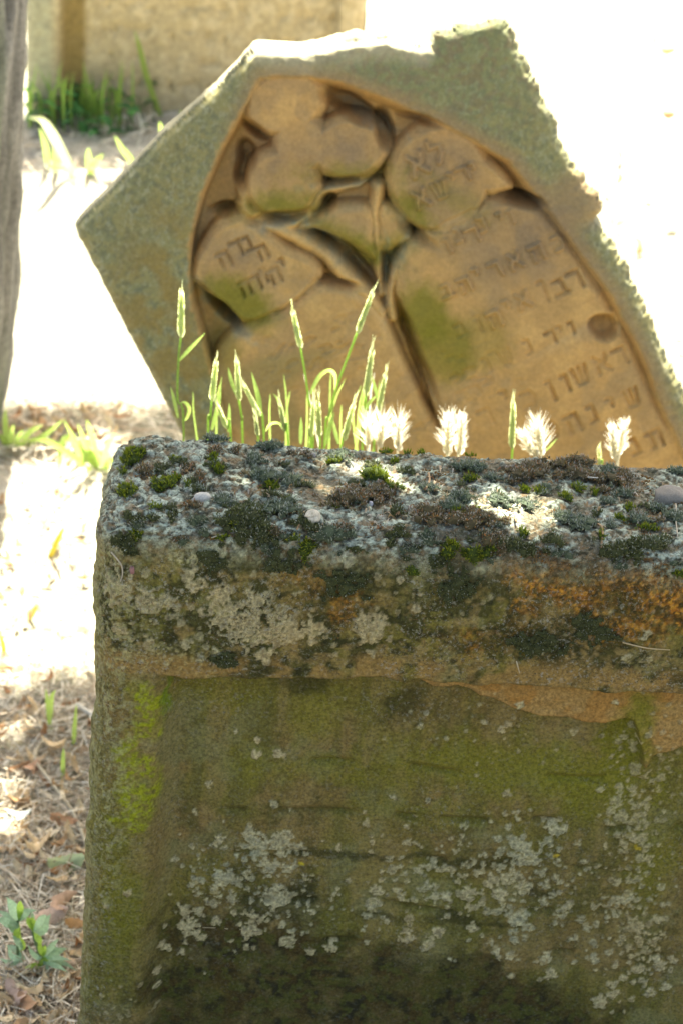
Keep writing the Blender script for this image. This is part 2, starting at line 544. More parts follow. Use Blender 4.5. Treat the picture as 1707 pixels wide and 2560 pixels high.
    C = lay(C, 0.6 * sstep(0.55, 0.68, fbm(p3, 24, 4, 163)), (0.16, 0.165, 0.115))
    # moulding face: darker, mottled with black-green crust
    onm = np.where(is_front, sstep(0.004, -0.004, front_w - edge1), 0)
    C = lay(C, onm * 0.85 * sstep(0.44, 0.58, fbm(p3, 52, 4, 87)), (0.040, 0.043, 0.018))
    C = lay(C, onm * 0.8 * sstep(0.55, 0.66, fbm(p3, 120, 3, 88)), (0.022, 0.025, 0.010))
    C = lay(C, onm * 0.5 * sstep(0.58, 0.7, fbm(p3, 70, 3, 89)), (0.26, 0.20, 0.13))
    for b_ in [(880, 1440, 60, 60), (1150, 1420, 80, 55), (1120, 1480, 70, 60), (1370, 1600, 130, 60), (1270, 1560, 60, 70), (560, 1650, 70, 30), (700, 1400, 90, 35),
               (1560, 1530, 120, 60), (1690, 1480, 40, 80), (310, 1350, 40, 35), (560, 1390, 50, 40), (1000, 1380, 60, 30), (820, 1540, 50, 25), (1440, 1470, 90, 35)]:
        C = lay(C, 0.85 * blob(*b_) * sstep(0.40, 0.52, fbm(p3, 150, 2, 91)), (0.028, 0.032, 0.014))
    # chipped pale stone along the lower edge
    ch = np.where(is_front, in_a * st1 * (1 - st2), 0)
    C = lay(C, ch * 0.9, (0.30, 0.20, 0.115))
    C = lay(C, ch * 0.7 * sstep(0.5, 0.6, n_md), (0.27, 0.15, 0.06))
    C = lay(C, onm * 0.8 * sstep(0.03, 0.008, np.abs(front_w - edge1 + 0.012)) * sstep(0.35, 0.55, fbm(p3, 40, 2, 93)), (0.26, 0.18, 0.10))
    C = lay(C, 0.55 * ln, (0.065, 0.070, 0.028))
    # algae: olive film on the panel, bright yellow-green on the left border
    for u, v, rx, ry, k in [(1300, 1960, 330, 90, 0.8), (1580, 1860, 50, 120, 0.9), (1500, 2000, 160, 90, 0.7), (790, 1830, 60, 90, 0.6), (640, 1960, 70, 60, 0.5), (1640, 2200, 70, 140, 0.6),
                            (560, 1760, 120, 60, 0.4), (800, 1960, 120, 30, 0.5), (300, 2250, 70, 190, 0.75), (1100, 2080, 200, 40, 0.4)]:
        C = lay(C, k * blob(u, v, rx, ry, 0.7), (0.140, 0.145, 0.022))
    al = np.zeros_like(a)
    for u, v, rx, ry in [(345, 1900, 60, 95), (350, 1990, 62, 90), (372, 1800, 45, 80), (330, 2050, 60, 40), (285, 2060, 40, 22), (395, 1740, 26, 50), (360, 1730, 40, 30)]:
        al = np.maximum(al, blob(u, v, rx, ry, 0.3))
    al = al * sstep(0.090, 0.078, a + 0.02 * (n_md - 0.5)) * sstep(0.30, 0.48, fbm(p3, 60, 4, 165) + 0.05)
    C = lay(C, al * (0.22 + 0.73 * sstep(0.40, 0.60, fbm(p3, 170, 3, 191))), (0.215, 0.255, 0.018))
    disp += al * 0.0012 * sstep(0.40, 0.60, fbm(p3, 170, 3, 191))
    C = lay(C, 0.8 * blob(420, 1745, 14, 60, 0.6), (0.11, 0.19, 0.008))
    C = lay(C, 0.45 * blob(420, 2050, 22, 260, 0.8), (0.185, 0.185, 0.125))
    # dark wet moss felt low on the panel
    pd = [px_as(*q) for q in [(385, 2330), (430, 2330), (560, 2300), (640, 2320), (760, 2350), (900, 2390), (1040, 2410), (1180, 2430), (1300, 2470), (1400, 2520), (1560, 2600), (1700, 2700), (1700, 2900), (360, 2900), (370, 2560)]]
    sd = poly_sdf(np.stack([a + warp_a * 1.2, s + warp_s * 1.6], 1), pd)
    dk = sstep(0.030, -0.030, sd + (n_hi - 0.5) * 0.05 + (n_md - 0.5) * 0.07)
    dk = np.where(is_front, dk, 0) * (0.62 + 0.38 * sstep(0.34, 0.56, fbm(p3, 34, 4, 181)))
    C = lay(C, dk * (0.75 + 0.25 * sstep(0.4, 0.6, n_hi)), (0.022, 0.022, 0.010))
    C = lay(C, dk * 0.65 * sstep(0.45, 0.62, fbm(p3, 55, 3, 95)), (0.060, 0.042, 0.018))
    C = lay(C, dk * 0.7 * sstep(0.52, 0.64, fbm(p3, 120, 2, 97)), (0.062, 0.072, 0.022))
    for u, v, rx, ry in [(690, 2290, 110, 45), (600, 2230, 60, 25), (1200, 2200, 130, 16), (760, 2270, 40, 60), (1170, 2345, 120, 14), (1350, 2270, 40, 12), (850, 2180, 200, 12), (940, 2330, 60, 14), (1140, 2330, 90, 12), (640, 1690, 60, 14), (760, 1740, 80, 40), (1000, 1800, 70, 50)]:
        C = lay(C, 0.75 * blob(u, v, rx, ry, 0.5), (0.034, 0.036, 0.016))
    # orange-brown granular growth on the right of the moulding
    orr = np.zeros_like(a)
    for u, v, rx, ry, k in [(1350, 1410, 75, 60, 1.0), (1500, 1450, 180, 70, 0.8), (1640, 1440, 70, 60, 1.0), (1560, 1540, 120, 60, 0.6), (1300, 1560, 60, 60, 0.5), (1690, 1500, 40, 70, 1.0), (1050, 1270, 30, 20, 0.8), (790, 1450, 60, 40, 0.6), (850, 1500, 50, 50, 0.4), (1190, 1600, 90, 40, 0.3)]:
        orr = np.maximum(orr, k * blob(u, v, rx, ry, 0.55))
    orr = orr * (0.25 + 0.75 * sstep(0.40, 0.56, fbm(p3, 26, 3, 183)))
    gran = sstep(0.44, 0.56, fbm(p3, 260, 2, 101))
    C = lay(C, orr * (0.22 + 0.75 * gran) * 0.95, (0.30, 0.125, 0.026))
    C = lay(C, orr * 0.9 * sstep(0.57, 0.65, fbm(p3, 280, 2, 103)), (0.50, 0.27, 0.06))
    C = lay(C, orr * 0.75 * sstep(0.52, 0.62, fbm(p3, 110, 3, 105)), (0.035, 0.030, 0.014))
    disp += orr * gran * 0.0016
    # grey-white lichens
    li = np.zeros_like(a)
    n_cr = fbm(p3, 230, 2, 141)
    PAW = np.stack([a, s], 1)
    def rosette(u, v, rpx, k=1.0, seed=0):
        ca_, cs_ = px_as(u, v)
        rr = rpx * 0.78 / 2276.0
        kk = 1.0 / (0.883 if cs_ > T else 0.6)
        near = np.nonzero((np.abs(a - ca_) < rr * 1.7) & (np.abs(s - cs_) < rr * 1.9 * kk))[0]
        if len(near) == 0: return
        dx = a[near] - ca_; dy = (s[near] - cs_) / kk
        dist = np.hypot(dx, dy) / rr
        ang = np.arctan2(dy, dx)
        lob = 0.10 * np.sin(ang * 3 + seed) + 0.07 * np.sin(ang * 7 + seed * 2.3)
        m = sstep(1.0, 0.86, dist * 0.9 + lob + (n_hi[near] - 0.5) * 1.5 + (n_cr[near] - 0.5) * 1.5)
        m = m * (1 - 0.6 * sstep(0.54, 0.66, n_cr[near]))
        li[near] = np.maximum(li[near], m * k)
    panel_ros = [(625, 2130, 30), (650, 2160, 42), (700, 2155, 45), (545, 2140, 26), (550, 2240, 30), (675, 2205, 34), (722, 2215, 22), (682, 2285, 46), (480, 2250, 20), (455, 2320, 20), (472, 2357, 34), (490, 2322, 18),
                 (535, 2270, 22), (535, 2350, 18), (620, 2372, 30), (720, 2390, 30), (700, 2350, 16), (830, 2410, 25), (405, 2405, 18), (392, 2460, 14), (390, 2495, 14), (580, 2290, 18), (630, 2330, 16), (760, 2240, 16), (745, 2165, 20), (775, 2420, 16),
                 (1320, 2180, 44), (1300, 2150, 30), (1400, 2110, 34), (1250, 2270, 24), (1312, 2265, 22), (1120, 2280, 18), (945, 2270, 20), (930, 2300, 25), (1180, 2275, 22), (1295, 2330, 36), (1020, 2380, 25), (1070, 2400, 24), (1090, 2365, 14),
                 (1240, 2410, 18), (1280, 2430, 20), (1365, 2440, 24), (1385, 2475, 20), (1660, 2460, 20), (1600, 2465, 20), (1650, 2440, 20), (1560, 2485, 18), (1670, 2510, 18), (1630, 2525, 18), (1540, 2530, 22), (1505, 2550, 25), (1490, 2440, 18), (1590, 2135, 12), (1290, 2390, 16), (1180, 2360, 18), (1570, 2290, 26),
                 (700, 1925, 18), (640, 1925, 14), (640, 1890, 10), (585, 1870, 9), (1050, 1855, 12), (1255, 1865, 12), (1275, 1850, 10), (1300, 1775, 12), (1440, 1870, 12), (1540, 1765, 10), (1215, 1845, 9), (1065, 1825, 8)]
    mould_ros = [(560, 1520, 50), (620, 1560, 66), (700, 1570, 58), (780, 1565, 36), (640, 1490, 40), (550, 1480, 34), (930, 1570, 46), (905, 1550, 30), (480, 1450, 34), (300, 1465, 48), (375, 1490, 36), (430, 1500, 26), (860, 1380, 34), (470, 1600, 18), (665, 1630, 34), (930, 1630, 16),
                 (380, 1590, 14), (310, 1570, 22), (1040, 1510, 16), (1350, 1620, 14), (1560, 1635, 14), (1610, 1580, 18), (500, 1640, 14), (540, 1625, 14), (780, 1600, 16), (1620, 1640, 12), (1000, 1440, 12), (1050, 1480, 10)]
    for i, (u, v, rr) in enumerate(panel_ros + mould_ros):
        rosette(u, v, rr, 0.95, i * 1.3)
    rs = np.random.default_rng(5)
    def scatter(n, u, v, su, sv, r0, r1, k):
        for _ in range(n):
            rosette(rs.normal(u, su), rs.normal(v, sv), rs.uniform(r0, r1), k, rs.uniform(0, 9))
    scatter(160, 620, 2260, 120, 80, 4, 13, 0.85); scatter(320, 1230, 2230, 160, 85, 4, 14, 0.8); scatter(220, 1590, 2130, 38, 140, 4, 14, 0.65); scatter(90, 1560, 2360, 90, 70, 4, 13, 0.7)
    scatter(50, 1600, 2480, 60, 60, 5, 14, 0.85); scatter(40, 1180, 1880, 110, 70, 3, 8, 0.55); scatter(60, 1650, 1950, 40, 120, 3, 10, 0.5); scatter(60, 420, 1530, 120, 70, 4, 12, 0.7); scatter(60, 700, 1480, 150, 90, 4, 12, 0.6)
    scatter(60, 1100, 1520, 220, 80, 3, 8, 0.5); scatter(50, 1000, 2300, 120, 50, 4, 10, 0.7); scatter(30, 280, 2530, 40, 30, 4, 10, 0.5)
    li = li * (1 - 0.85 * (1 - st1) * 0) * np.where(is_front, 1, 0.9)
    lc = np.array([0.415, 0.395, 0.38])[None] * (0.22 + 1.45 * n_cr[:, None]) * (1 - 0.15 * onm[:, None]) + (fbm(p3, 14, 2, 111)[:, None] - 0.5) * np.array([0.10, 0.02, -0.06])
    m = np.clip(li, 0, 1)[:, None]
    C = C * (1 - m) + lc * m
    disp += li * (0.0010 + 0.0030 * n_cr)
    C = lay(C, 0.9 * blob(755, 2205, 9, 9, 0.3), (0.38, 0.33, 0.04)); C = lay(C, 0.9 * blob(1600, 2158, 16, 9, 0.3), (0.38, 0.30, 0.03)); C = lay(C, 0.9 * blob(1402, 2178, 10, 7, 0.3), (0.38, 0.30, 0.03))
    # fine grey crust down the left arris
    cr = sstep(0.085, 0.02, a) * sstep(0.50, 0.60, fbm(p3, 190, 3, 121)) * np.where(is_front, 1, 0.9)
    cr = np.maximum(cr * sstep(0.95, 0.6, s) * 0.9, sstep(0.012, 0.0, a) * 0.55 * sstep(0.42, 0.58, n_hi))
    C = lay(C, cr * 0.8, (0.27, 0.28, 0.225))
    # whitish speckle just under the top edge on the left, and over the moulding
    sp = np.maximum(blob(480, 1350, 130, 50, 0.6), 0.8 * blob(330, 1340, 90, 60, 0.6))
    sp = np.maximum(sp, 0.55 * blob(950, 1360, 160, 50, 0.6))
    sp = np.maximum(sp, 0.45 * blob(400, 1640, 160, 40, 0.7))
    C = lay(C, sp * sstep(0.50, 0.60, fbm(p3, 210, 3, 123)), (0.40, 0.40, 0.33))
    # blue-grey lichen crust over the whole top
    tc_ = topness * sstep(0.36, 0.50, fbm(p3, 30, 3, 131) + 0.25 * sstep(0.25, 0.05, a))
    crack = sstep(0.50, 0.60, fbm(p3, 170, 3, 133))
    C = lay(C, topness * 0.85, (0.135, 0.118, 0.092))
    C = lay(C, topness * 0.7 * sstep(0.55, 0.65, fbm(p3, 26, 2, 135)), (0.21, 0.215, 0.215))
    C = lay(C, tc_ * (0.95 - 0.92 * crack), (0.345, 0.390, 0.350))
    C = lay(C, tc_ * 0.6 * sstep(0.60, 0.70, fbm(p3, 240, 2, 137)), (0.50, 0.53, 0.47))
    C = lay(C, topness * 0.7 * sstep(0.56, 0.63, fbm(p3, 85, 3, 139)), (0.075, 0.068, 0.042))
    C = lay(C, topness * 0.8 * sstep(0.58, 0.66, fbm(p3, 140, 3, 143)), (0.20, 0.13, 0.07))
    C = lay(C, topness * 0.85 * sstep(0.57, 0.64, fbm(p3, 190, 3, 145)), (0.030, 0.030, 0.018))
    disp += tc_ * (0.0016 - 0.0022 * crack)
    C = C * (np.array([1.03, 0.97, 0.54]) * (1 - topness[:, None]) + np.array([1.04, 1.06, 0.93]) * topness[:, None])
    crust = 0.22 + 0.25 * sstep(0.5, 0.65, fbm(p3, 12, 3, 151))
    crust = np.maximum(crust, 0.85 * onm * sstep(0.35, 0.55, fbm(p3, 22, 3, 153)))
    crust = np.maximum(crust, 0.7 * sstep(0.07, 0.02, a))
    crust = np.maximum(crust * (1 - 0.8 * al), 0.95 * topness)
    crust = crust * (1 - 0.5 * dk) * (1 - 0.8 * ch)
    C = np.clip(C, 0.008, 0.7)
    C = np.concatenate([C, crust[:, None]], 1)
    L = P + nr * disp[:, None]
    L[:, 1] += depth
    L[:, 0] -= FLARE * np.clip(-w - 0.15, 0, 2)
    W3 = P0 + L[:, :1] * EX + L[:, 1:2] * EY + L[:, 2:3] * EZ
    nrm = vert_normals(W3, [F])
    if (nrm[(is_front)] @ np.array([0, -1, 0])).mean() < 0:
        F = F[:, ::-1]; nrm = -nrm
    root = empty('gravestone', P0 + EX * 0.5 + EY * T / 2 - EZ * 0.9)
    tag(root, 'near gravestone with mossy lichened top and worn recessed panel', 'gravestone')
    fm_a = a[F].mean(1); fm_w = front_w[F].mean(1); fe = edge1[F].mean(1); fe2 = edge2[F].mean(1)
    fpart = np.where(kind == 0, np.where(fm_w < fe2, 1, np.where(fm_a < 0.09, 2, 3)), 0)
    for k, nme in enumerate(('slab', 'head_moulding', 'side_border', 'panel')):
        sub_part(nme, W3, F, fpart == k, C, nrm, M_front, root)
    vis = (is_front | (iw == 0) | (ia == 0))
    return root, W3, nrm, a, s, vis, F

front_root, FV, FN, FA, FS, FVIS, FF = make_front()
vis_idx = np.nonzero(FVIS & (FA < 0.82) & (FS < T + 0.6))[0]

def stone_point(u, v):
    ca_, cs_ = px_as(u, v)
    k = vis_idx[np.argmin((FA[vis_idx] - ca_) ** 2 + (FS[vis_idx] - cs_) ** 2)]
    return FV[k], FN[k]

# ---- moss cushions growing on the near stone
MOSS = {
    'green': dict(base=(0.045, 0.066, 0.008), tip=[(0.21, 0.25, 0.012), (0.14, 0.19, 0.012), (0.27, 0.28, 0.02)], ln=(0.004, 0.007), wd=0.0013, hoary=0.0, dens=1.0, dome=0.55),
    'hoary': dict(base=(0.065, 0.085, 0.048), tip=[(0.17, 0.20, 0.12), (0.25, 0.27, 0.19), (0.13, 0.17, 0.08)], ln=(0.003, 0.0055), wd=0.0009, hoary=0.55, dens=1.1, dome=0.45),
    'red': dict(base=(0.080, 0.066, 0.030), tip=[(0.36, 0.15, 0.05), (0.26, 0.16, 0.07), (0.30, 0.23, 0.13), (0.16, 0.17, 0.06), (0.12, 0.13, 0.05)], ln=(0.003, 0.0055), wd=0.0010, hoary=0.45, dens=1.1, dome=0.40),
    'dark': dict(base=(0.050, 0.058, 0.020), tip=[(0.11, 0.13, 0.04), (0.15, 0.165, 0.065), (0.08, 0.09, 0.028), (0.20, 0.20, 0.12)], ln=(0.003, 0.006), wd=0.0011, hoary=0.18, dens=1.0, dome=0.25),
    'orange': dict(base=(0.055, 0.030, 0.010), tip=[(0.28, 0.13, 0.03), (0.40, 0.23, 0.06), (0.20, 0.10, 0.025), (0.13, 0.09, 0.03)], ln=(0.0012, 0.0028), wd=0.0018, hoary=0.0, dens=0.45, dome=0.12),
}
moss_rng = np.random.default_rng(21)

def moss(u, v, rpx, kind, ry=None):
    S = MOSS[kind]
    ca_, cs_ = px_as(u, v)
    r = rpx / 2276.0
    k = 0.80 if cs_ > T else 0.62
    rs_ = (ry if ry else rpx) / 2276.0 / k
    d = np.sqrt(((FA - ca_) / r) ** 2 + ((FS - cs_) / rs_) ** 2)
    sel = FVIS & (d < 1.7)
    idx = np.nonzero(sel)[0]
    if len(idx) < 8: return
    pos = FV[idx]; nor = FN[idx]
    seed = int(moss_rng.integers(1, 40))
    dd = d[idx] + (fbm(pos, 110, 3, seed) - 0.5) * (1.3 if kind == 'green' else 2.3 if kind in ('hoary', 'red') else 2.8)
    keep = dd < 1.0
    if keep.sum() < 6: return
    hgt = S['dome'] * min(r, 0.022) * np.sqrt(np.clip(1 - dd ** 2, 0, 1)) * (0.7 + 0.6 * fbm(pos, 160, 2, seed + 3))
    top = pos + nor * (hgt[:, None] + 0.0004)
    remap = -np.ones(len(FV), np.int64); remap[idx[keep]] = np.nonzero(keep)[0]
    ff = remap[FF]
    ff = ff[(ff >= 0).all(1)]
    mb = MB()
    base = np.array(S['base'])
    if len(ff) and kind not in ('orange',):
        used, inv = np.unique(ff.ravel(), return_inverse=True)
        mb.add(top[used], f4=inv.reshape(-1, 4), color=np.clip(base * (0.7 + 0.6 * moss_rng.random((len(used), 1))), 0, 1))
    ki = np.nonzero(keep)[0]
    area = math.pi * r * rs_ * 0.8
    nb = int(np.clip(area / 1.3e-6 * S['dens'] * min(1.0, keep.mean() * 1.6), 25, 3600))
    pick = moss_rng.choice(ki, nb)
    o = top[pick] + moss_rng.normal(0, 0.0006, (nb, 3))
    ln = moss_rng.uniform(*S['ln'], nb) * (0.65 + 0.35 * np.clip(1 - dd[pick], 0, 1)) * 1.1
    nn_ = nor[pick]
    if cs_ > T + 0.03: ln = ln * 0.55
    outw = pos[pick] - pos[ki].mean(0)
    outw /= np.maximum(np.linalg.norm(outw, axis=1, keepdims=True), 1e-6)
    dirs = nn_ + outw * 0.45 * np.clip(dd[pick], 0, 1)[:, None] + moss_rng.normal(0, 0.38, (nb, 3)) + np.array([0, 0, 0.25])
    dirs /= np.linalg.norm(dirs, axis=1, keepdims=True)
    side = np.cross(dirs, moss_rng.normal(0, 1, (nb, 3)))
    side /= np.maximum(np.linalg.norm(side, axis=1, keepdims=True), 1e-6)
    wd = S['wd'] * moss_rng.uniform(0.7, 1.3, nb)
    tips = np.array(S['tip'])[moss_rng.integers(0, len(S['tip']), nb)] * moss_rng.uniform(0.75, 1.3, (nb, 1))
    hoar = moss_rng.random(nb) < S['hoary']
    tips[hoar] = np.array([0.46, 0.48, 0.42]) * moss_rng.uniform(0.7, 1.2, (hoar.sum(), 1))
    V = np.empty((nb * 5, 3)); Cc = np.empty((nb * 5, 3))
    mid = o + dirs * ln[:, None] * 0.55
    V[0::5] = o - side * wd[:, None] * 0.5; V[1::5] = o + side * wd[:, None] * 0.5
    V[2::5] = mid + side * wd[:, None] * 0.55; V[3::5] = mid - side * wd[:, None] * 0.55
    V[4::5] = o + dirs * ln[:, None]
    Cc[0::5] = Cc[1::5] = base * 1.3; Cc[2::5] = Cc[3::5] = 0.5 * base + 0.5 * np.array(S['tip'][0]); Cc[4::5] = tips
    Cc[2::5] = 0.45 * Cc[2::5] + 0.55 * tips; Cc[3::5] = Cc[2::5]
    i = np.arange(nb) * 5
    mb.add(V, f3=np.stack([i + 3, i + 2, i + 4], 1), f4=np.stack([i, i + 1, i + 2, i + 3], 1), color=np.clip(Cc, 0, 0.8))
    mb.build('moss_cushion', M_moss, front_root, smooth=False)

for a_ in [(330, 1143, 36, 'green', 26), (410, 1221, 29, 'green', 20), (318, 1232, 22, 'green', 22), (545, 1184, 18, 'green'), (534, 1159, 12, 'green'), (678, 1219, 20, 'green', 12), (341, 1334, 16, 'green', 20), (301, 1175, 11, 'green'), (470, 1221, 8, 'green'),
           (549, 1105, 32, 'hoary', 16), (681, 1124, 30, 'hoary', 15), (636, 1156, 30, 'hoary', 16), (499, 1200, 20, 'red', 12), (662, 1200, 42, 'hoary', 24), (563, 1258, 30, 'hoary', 20), (706, 1283, 40, 'hoary', 34), (627, 1283, 44, 'dark', 30), (643, 1325, 52, 'dark', 30), (598, 1300, 40, 'dark', 30),
           (849, 1150, 36, 'hoary', 20), (835, 1160, 16, 'green', 10), (940, 1199, 36, 'green', 18), (882, 1249, 78, 'red', 32), (950, 1238, 42, 'red', 22), (1171, 1176, 38, 'hoary', 20), (1154, 1256, 36, 'hoary', 18), (1071, 1302, 46, 'red', 24), (1174, 1312, 62, 'red', 30), (1120, 1280, 40, 'hoary', 16),
           (965, 1133, 16, 'green', 10), (988, 1160, 11, 'green', 7), (1018, 1131, 9, 'green', 6), (1053, 1135, 9, 'green', 6), (1177, 1128, 17, 'green', 9), (1131, 1362, 26, 'green', 20), (1180, 1385, 34, 'green', 20), (766, 1368, 20, 'green', 22), (1030, 1420, 16, 'green', 10),
           (1413, 1167, 74, 'red', 26), (1345, 1182, 62, 'red', 26), (1299, 1192, 46, 'red', 20), (1462, 1194, 48, 'red', 22), (1551, 1205, 48, 'red', 22), (1516, 1185, 32, 'hoary', 16), (1310, 1228, 15, 'green', 9), (1352, 1231, 17, 'green', 10), (1413, 1253, 24, 'green', 13), (1441, 1224, 17, 'green', 11), (1572, 1274, 14, 'green', 9),
           (1310, 1267, 32, 'hoary', 18), (1242, 1260, 36, 'hoary', 18), (1413, 1299, 38, 'hoary', 18), (1459, 1322, 42, 'hoary', 18), (1594, 1306, 34, 'hoary', 16), (1303, 1363, 48, 'dark', 26), (1230, 1350, 40, 'red', 20), (1558, 1372, 54, 'dark', 24), (1629, 1358, 42, 'dark', 22), (1352, 1405, 52, 'orange', 44), (1633, 1437, 42, 'orange', 24), (1697, 1458, 26, 'orange', 40), (1440, 1440, 60, 'orange', 34), (1550, 1470, 60, 'orange', 30),
           (1470, 1560, 60, 'dark', 30), (1340, 1600, 70, 'dark', 34), (860, 1450, 50, 'dark', 40), (1140, 1450, 50, 'dark', 40), (560, 1640, 40, 'dark', 20), (700, 1400, 50, 'dark', 22), (820, 1330, 44, 'hoary', 18), (770, 1310, 36, 'dark', 16), (1010, 1330, 30, 'dark', 14), (540, 1395, 34, 'dark', 26), (525, 1345, 26, 'orange', 20), (940, 1320, 22, 'orange', 16), (780, 1400, 34, 'orange', 14),
           (1680, 1300, 30, 'hoary', 14), (1690, 1180, 24, 'hoary', 12), (1640, 1275, 24, 'hoary', 12), (1230, 1205, 26, 'hoary', 12), (1600, 1235, 22, 'orange', 8), (740, 1200, 26, 'hoary', 12), (760, 1150, 34, 'red', 14), (1090, 1190, 30, 'orange', 12), (1070, 1230, 26, 'hoary', 12), (330, 1290, 30, 'dark', 16), (310, 1360, 34, 'dark', 26), (430, 1270, 18, 'dark', 8), (1520, 1260, 30, 'hoary', 14), (1250, 1310, 26, 'red', 14), (1380, 1345, 34, 'dark', 16)]:
    moss(*a_)
for k in range(150):
    u_ = moss_rng.uniform(330, 1700); v_ = 1105 + (u_ - 330) * 0.058 + moss_rng.uniform(0, 1) ** 0.8 * 250
    moss(u_, v_, moss_rng.uniform(9, 26), ['hoary', 'dark', 'red', 'hoary', 'green', 'dark'][moss_rng.integers(0, 6)] if moss_rng.random() < 0.9 else 'orange', moss_rng.uniform(6, 14))

# ---- small things lying on the near stone
def basis(n):
    n = norm(n); t = norm(np.cross(n, [0, 1, 0.2])); return t, np.cross(n, t), n

def lump(mb, c, ax, rad, seed, color, rough=0.25, nu=20, nv=12, flat_top=0.0):
    th = np.linspace(0, 2 * math.pi, nu, endpoint=False); ph = np.linspace(-math.pi / 2, math.pi / 2, nv)
    TH_, PH = np.meshgrid(th, ph)
    d = np.stack([np.cos(PH) * np.cos(TH_), np.cos(PH) * np.sin(TH_), np.sin(PH)], -1).reshape(-1, 3)
    rr = 1 + rough * (fbm(d * 1.0 + seed, 1.7, 3, seed) - 0.5) * 2
    d = np.sign(d) * np.abs(d) ** 0.8
    q = d * rr[:, None] * np.array(rad)
    V = c + q[:, :1] * ax[0] + q[:, 1:2] * ax[1] + q[:, 2:3] * ax[2]
    i = np.arange(nv - 1)[:, None] * nu; j = np.arange(nu)[None]; j2 = (j + 1) % nu
    f = np.stack([i + j, i + j2, i + nu + j2, i + nu + j], -1).reshape(-1, 4)
    mb.add(V, f4=f, color=color)

def snail():
    p, n = stone_point(783, 1305)
    c = p + np.array([0, -0.001, 0.0085])
    # coiled shell: a tube spiralling inwards, axis toward the camera and up
    axis = norm([0.1, -0.75, 0.62]); t1 = norm(np.cross(axis, [0, 0, 1])); t2 = np.cross(axis, t1)
    k = np.linspace(0, 1, 70)
    ang = -k * 2 * math.pi * 2.6
    rad = 0.0052 * (1 - k) ** 0.9 + 0.0002
    pts = c + (np.cos(ang) * rad)[:, None] * t1 + (np.sin(ang) * rad)[:, None] * t2 + axis * (0.0012 * k)[:, None]
    tr = 0.0042 * (1 - k) ** 0.75 + 0.0004
    mb = MB()
    cc = np.array([0.56, 0.50, 0.38]) * (0.9 + 0.12 * np.sin(k * 60))[:, None]
    tube(mb, pts, tr, 14, cc)
    o = mb.build('snail_shell', M_small)
    tag(o, 'empty cream snail shell lying among moss on the near stone', 'snail shell')
snail()

def stone_thing(name, u, v, rad, colr, label, cat, seed, dz=0.5):
    p, n = stone_point(u, v)
    up = norm(n * 0.4 + np.array([0, 0, 1]))
    t, b, n_ = basis(up)
    mb = MB(); lump(mb, p + up * rad[2] * dz, (t, b, n_), rad, seed, colr, 0.3)
    tag(mb.build(name, M_small), label, cat)
stone_thing('pebble', 507, 1251, (0.0105, 0.006, 0.0065), (0.50, 0.46, 0.39), 'small whitish angular pebble on the lichened left top of the near stone', 'pebble', 3)
stone_thing('pebble', 1675, 1250, (0.021, 0.017, 0.012), (0.20, 0.18, 0.15), 'large smooth grey pebble at the right end of the mossy stone top', 'pebble', 9)
stone_thing('seed', 331, 1424, (0.0028, 0.0028, 0.0055), (0.24, 0.13, 0.12), 'pinkish brown seed stuck on the left shoulder of the near stone', 'seed', 5)
stone_thing('pebble', 926, 1266, (0.0026, 0.0026, 0.003), (0.44, 0.42, 0.42), 'tiny pale lilac pebble in reddish moss at the middle of the stone top', 'pebble', 15)
stone_thing('pebble', 782, 1141, (0.004, 0.004, 0.004), (0.26, 0.25, 0.23), 'tiny round grey pebble near the back edge of the stone top', 'pebble', 18)

def strand(name, pxs, wpx, colr, label, cat, lift=0.002, group=None):
    pts = []
    for q in pxs:
        p, n = stone_point(q[0], q[1])
        pts.append(p + n * (lift + (q[2] if len(q) > 2 else 0)))
    pts = smooth_open(np.array(pts), 4)
    mb = MB(); tube(mb, pts, np.linspace(wpx / 2276.0 / 2, wpx / 2276.0 / 3, len(pts)), 6, colr)
    tag(mb.build(name, M_straw), label, cat, group)
strand('dry_stalk', [(271, 1384), (292, 1394), (308, 1412), (312, 1432), (308, 1448)], 5, (0.42, 0.37, 0.27), 'curled pale dry stalk hanging on the left shoulder of the near stone', 'dry stalk')
strand('straw', [(459, 1157), (447, 1188)], 3, (0.50, 0.45, 0.36), 'thin pale straw standing by the back left of the stone top', 'straw', 0.003)
strand('straw', [(1555, 1595), (1610, 1607), (1668, 1613)], 4, (0.45, 0.36, 0.20), 'long tan straw on the right of the moulding', 'straw', 0.003)
strand('straw', [(1288, 1645), (1297, 1675)], 4, (0.48, 0.42, 0.28), 'short pale straw on the dark patch of the moulding', 'straw', 0.003)
strand('straw', [(530, 1336), (560, 1335)], 3, (0.48, 0.45, 0.36), 'short white straw under the top edge on the left', 'straw', 0.004)
strand('straw', [(1690, 1270), (1693, 1310), (1690, 1350)], 5, (0.40, 0.35, 0.26), 'bent dry straw below the large grey pebble', 'straw', 0.004)
strand('straw', [(1465, 1210), (1497, 1217)], 4, (0.55, 0.52, 0.46), 'white straw on the big reddish moss mound', 'straw', 0.011)
for k, q in enumerate([[(500, 2425), (508, 2450)], [(520, 2500), (495, 2502), (490, 2505)], [(588, 2465), (605, 2510)], [(615, 2488), (632, 2505)], [(560, 2430), (548, 2470)], [(525, 2475), (495, 2500)]]):
    strand('straw', q, 3.5, (0.30, 0.25, 0.14), 'thin dry straw caught on the dark lower panel of the near stone', 'straw', 0.002, 'straws on the dark lower panel')

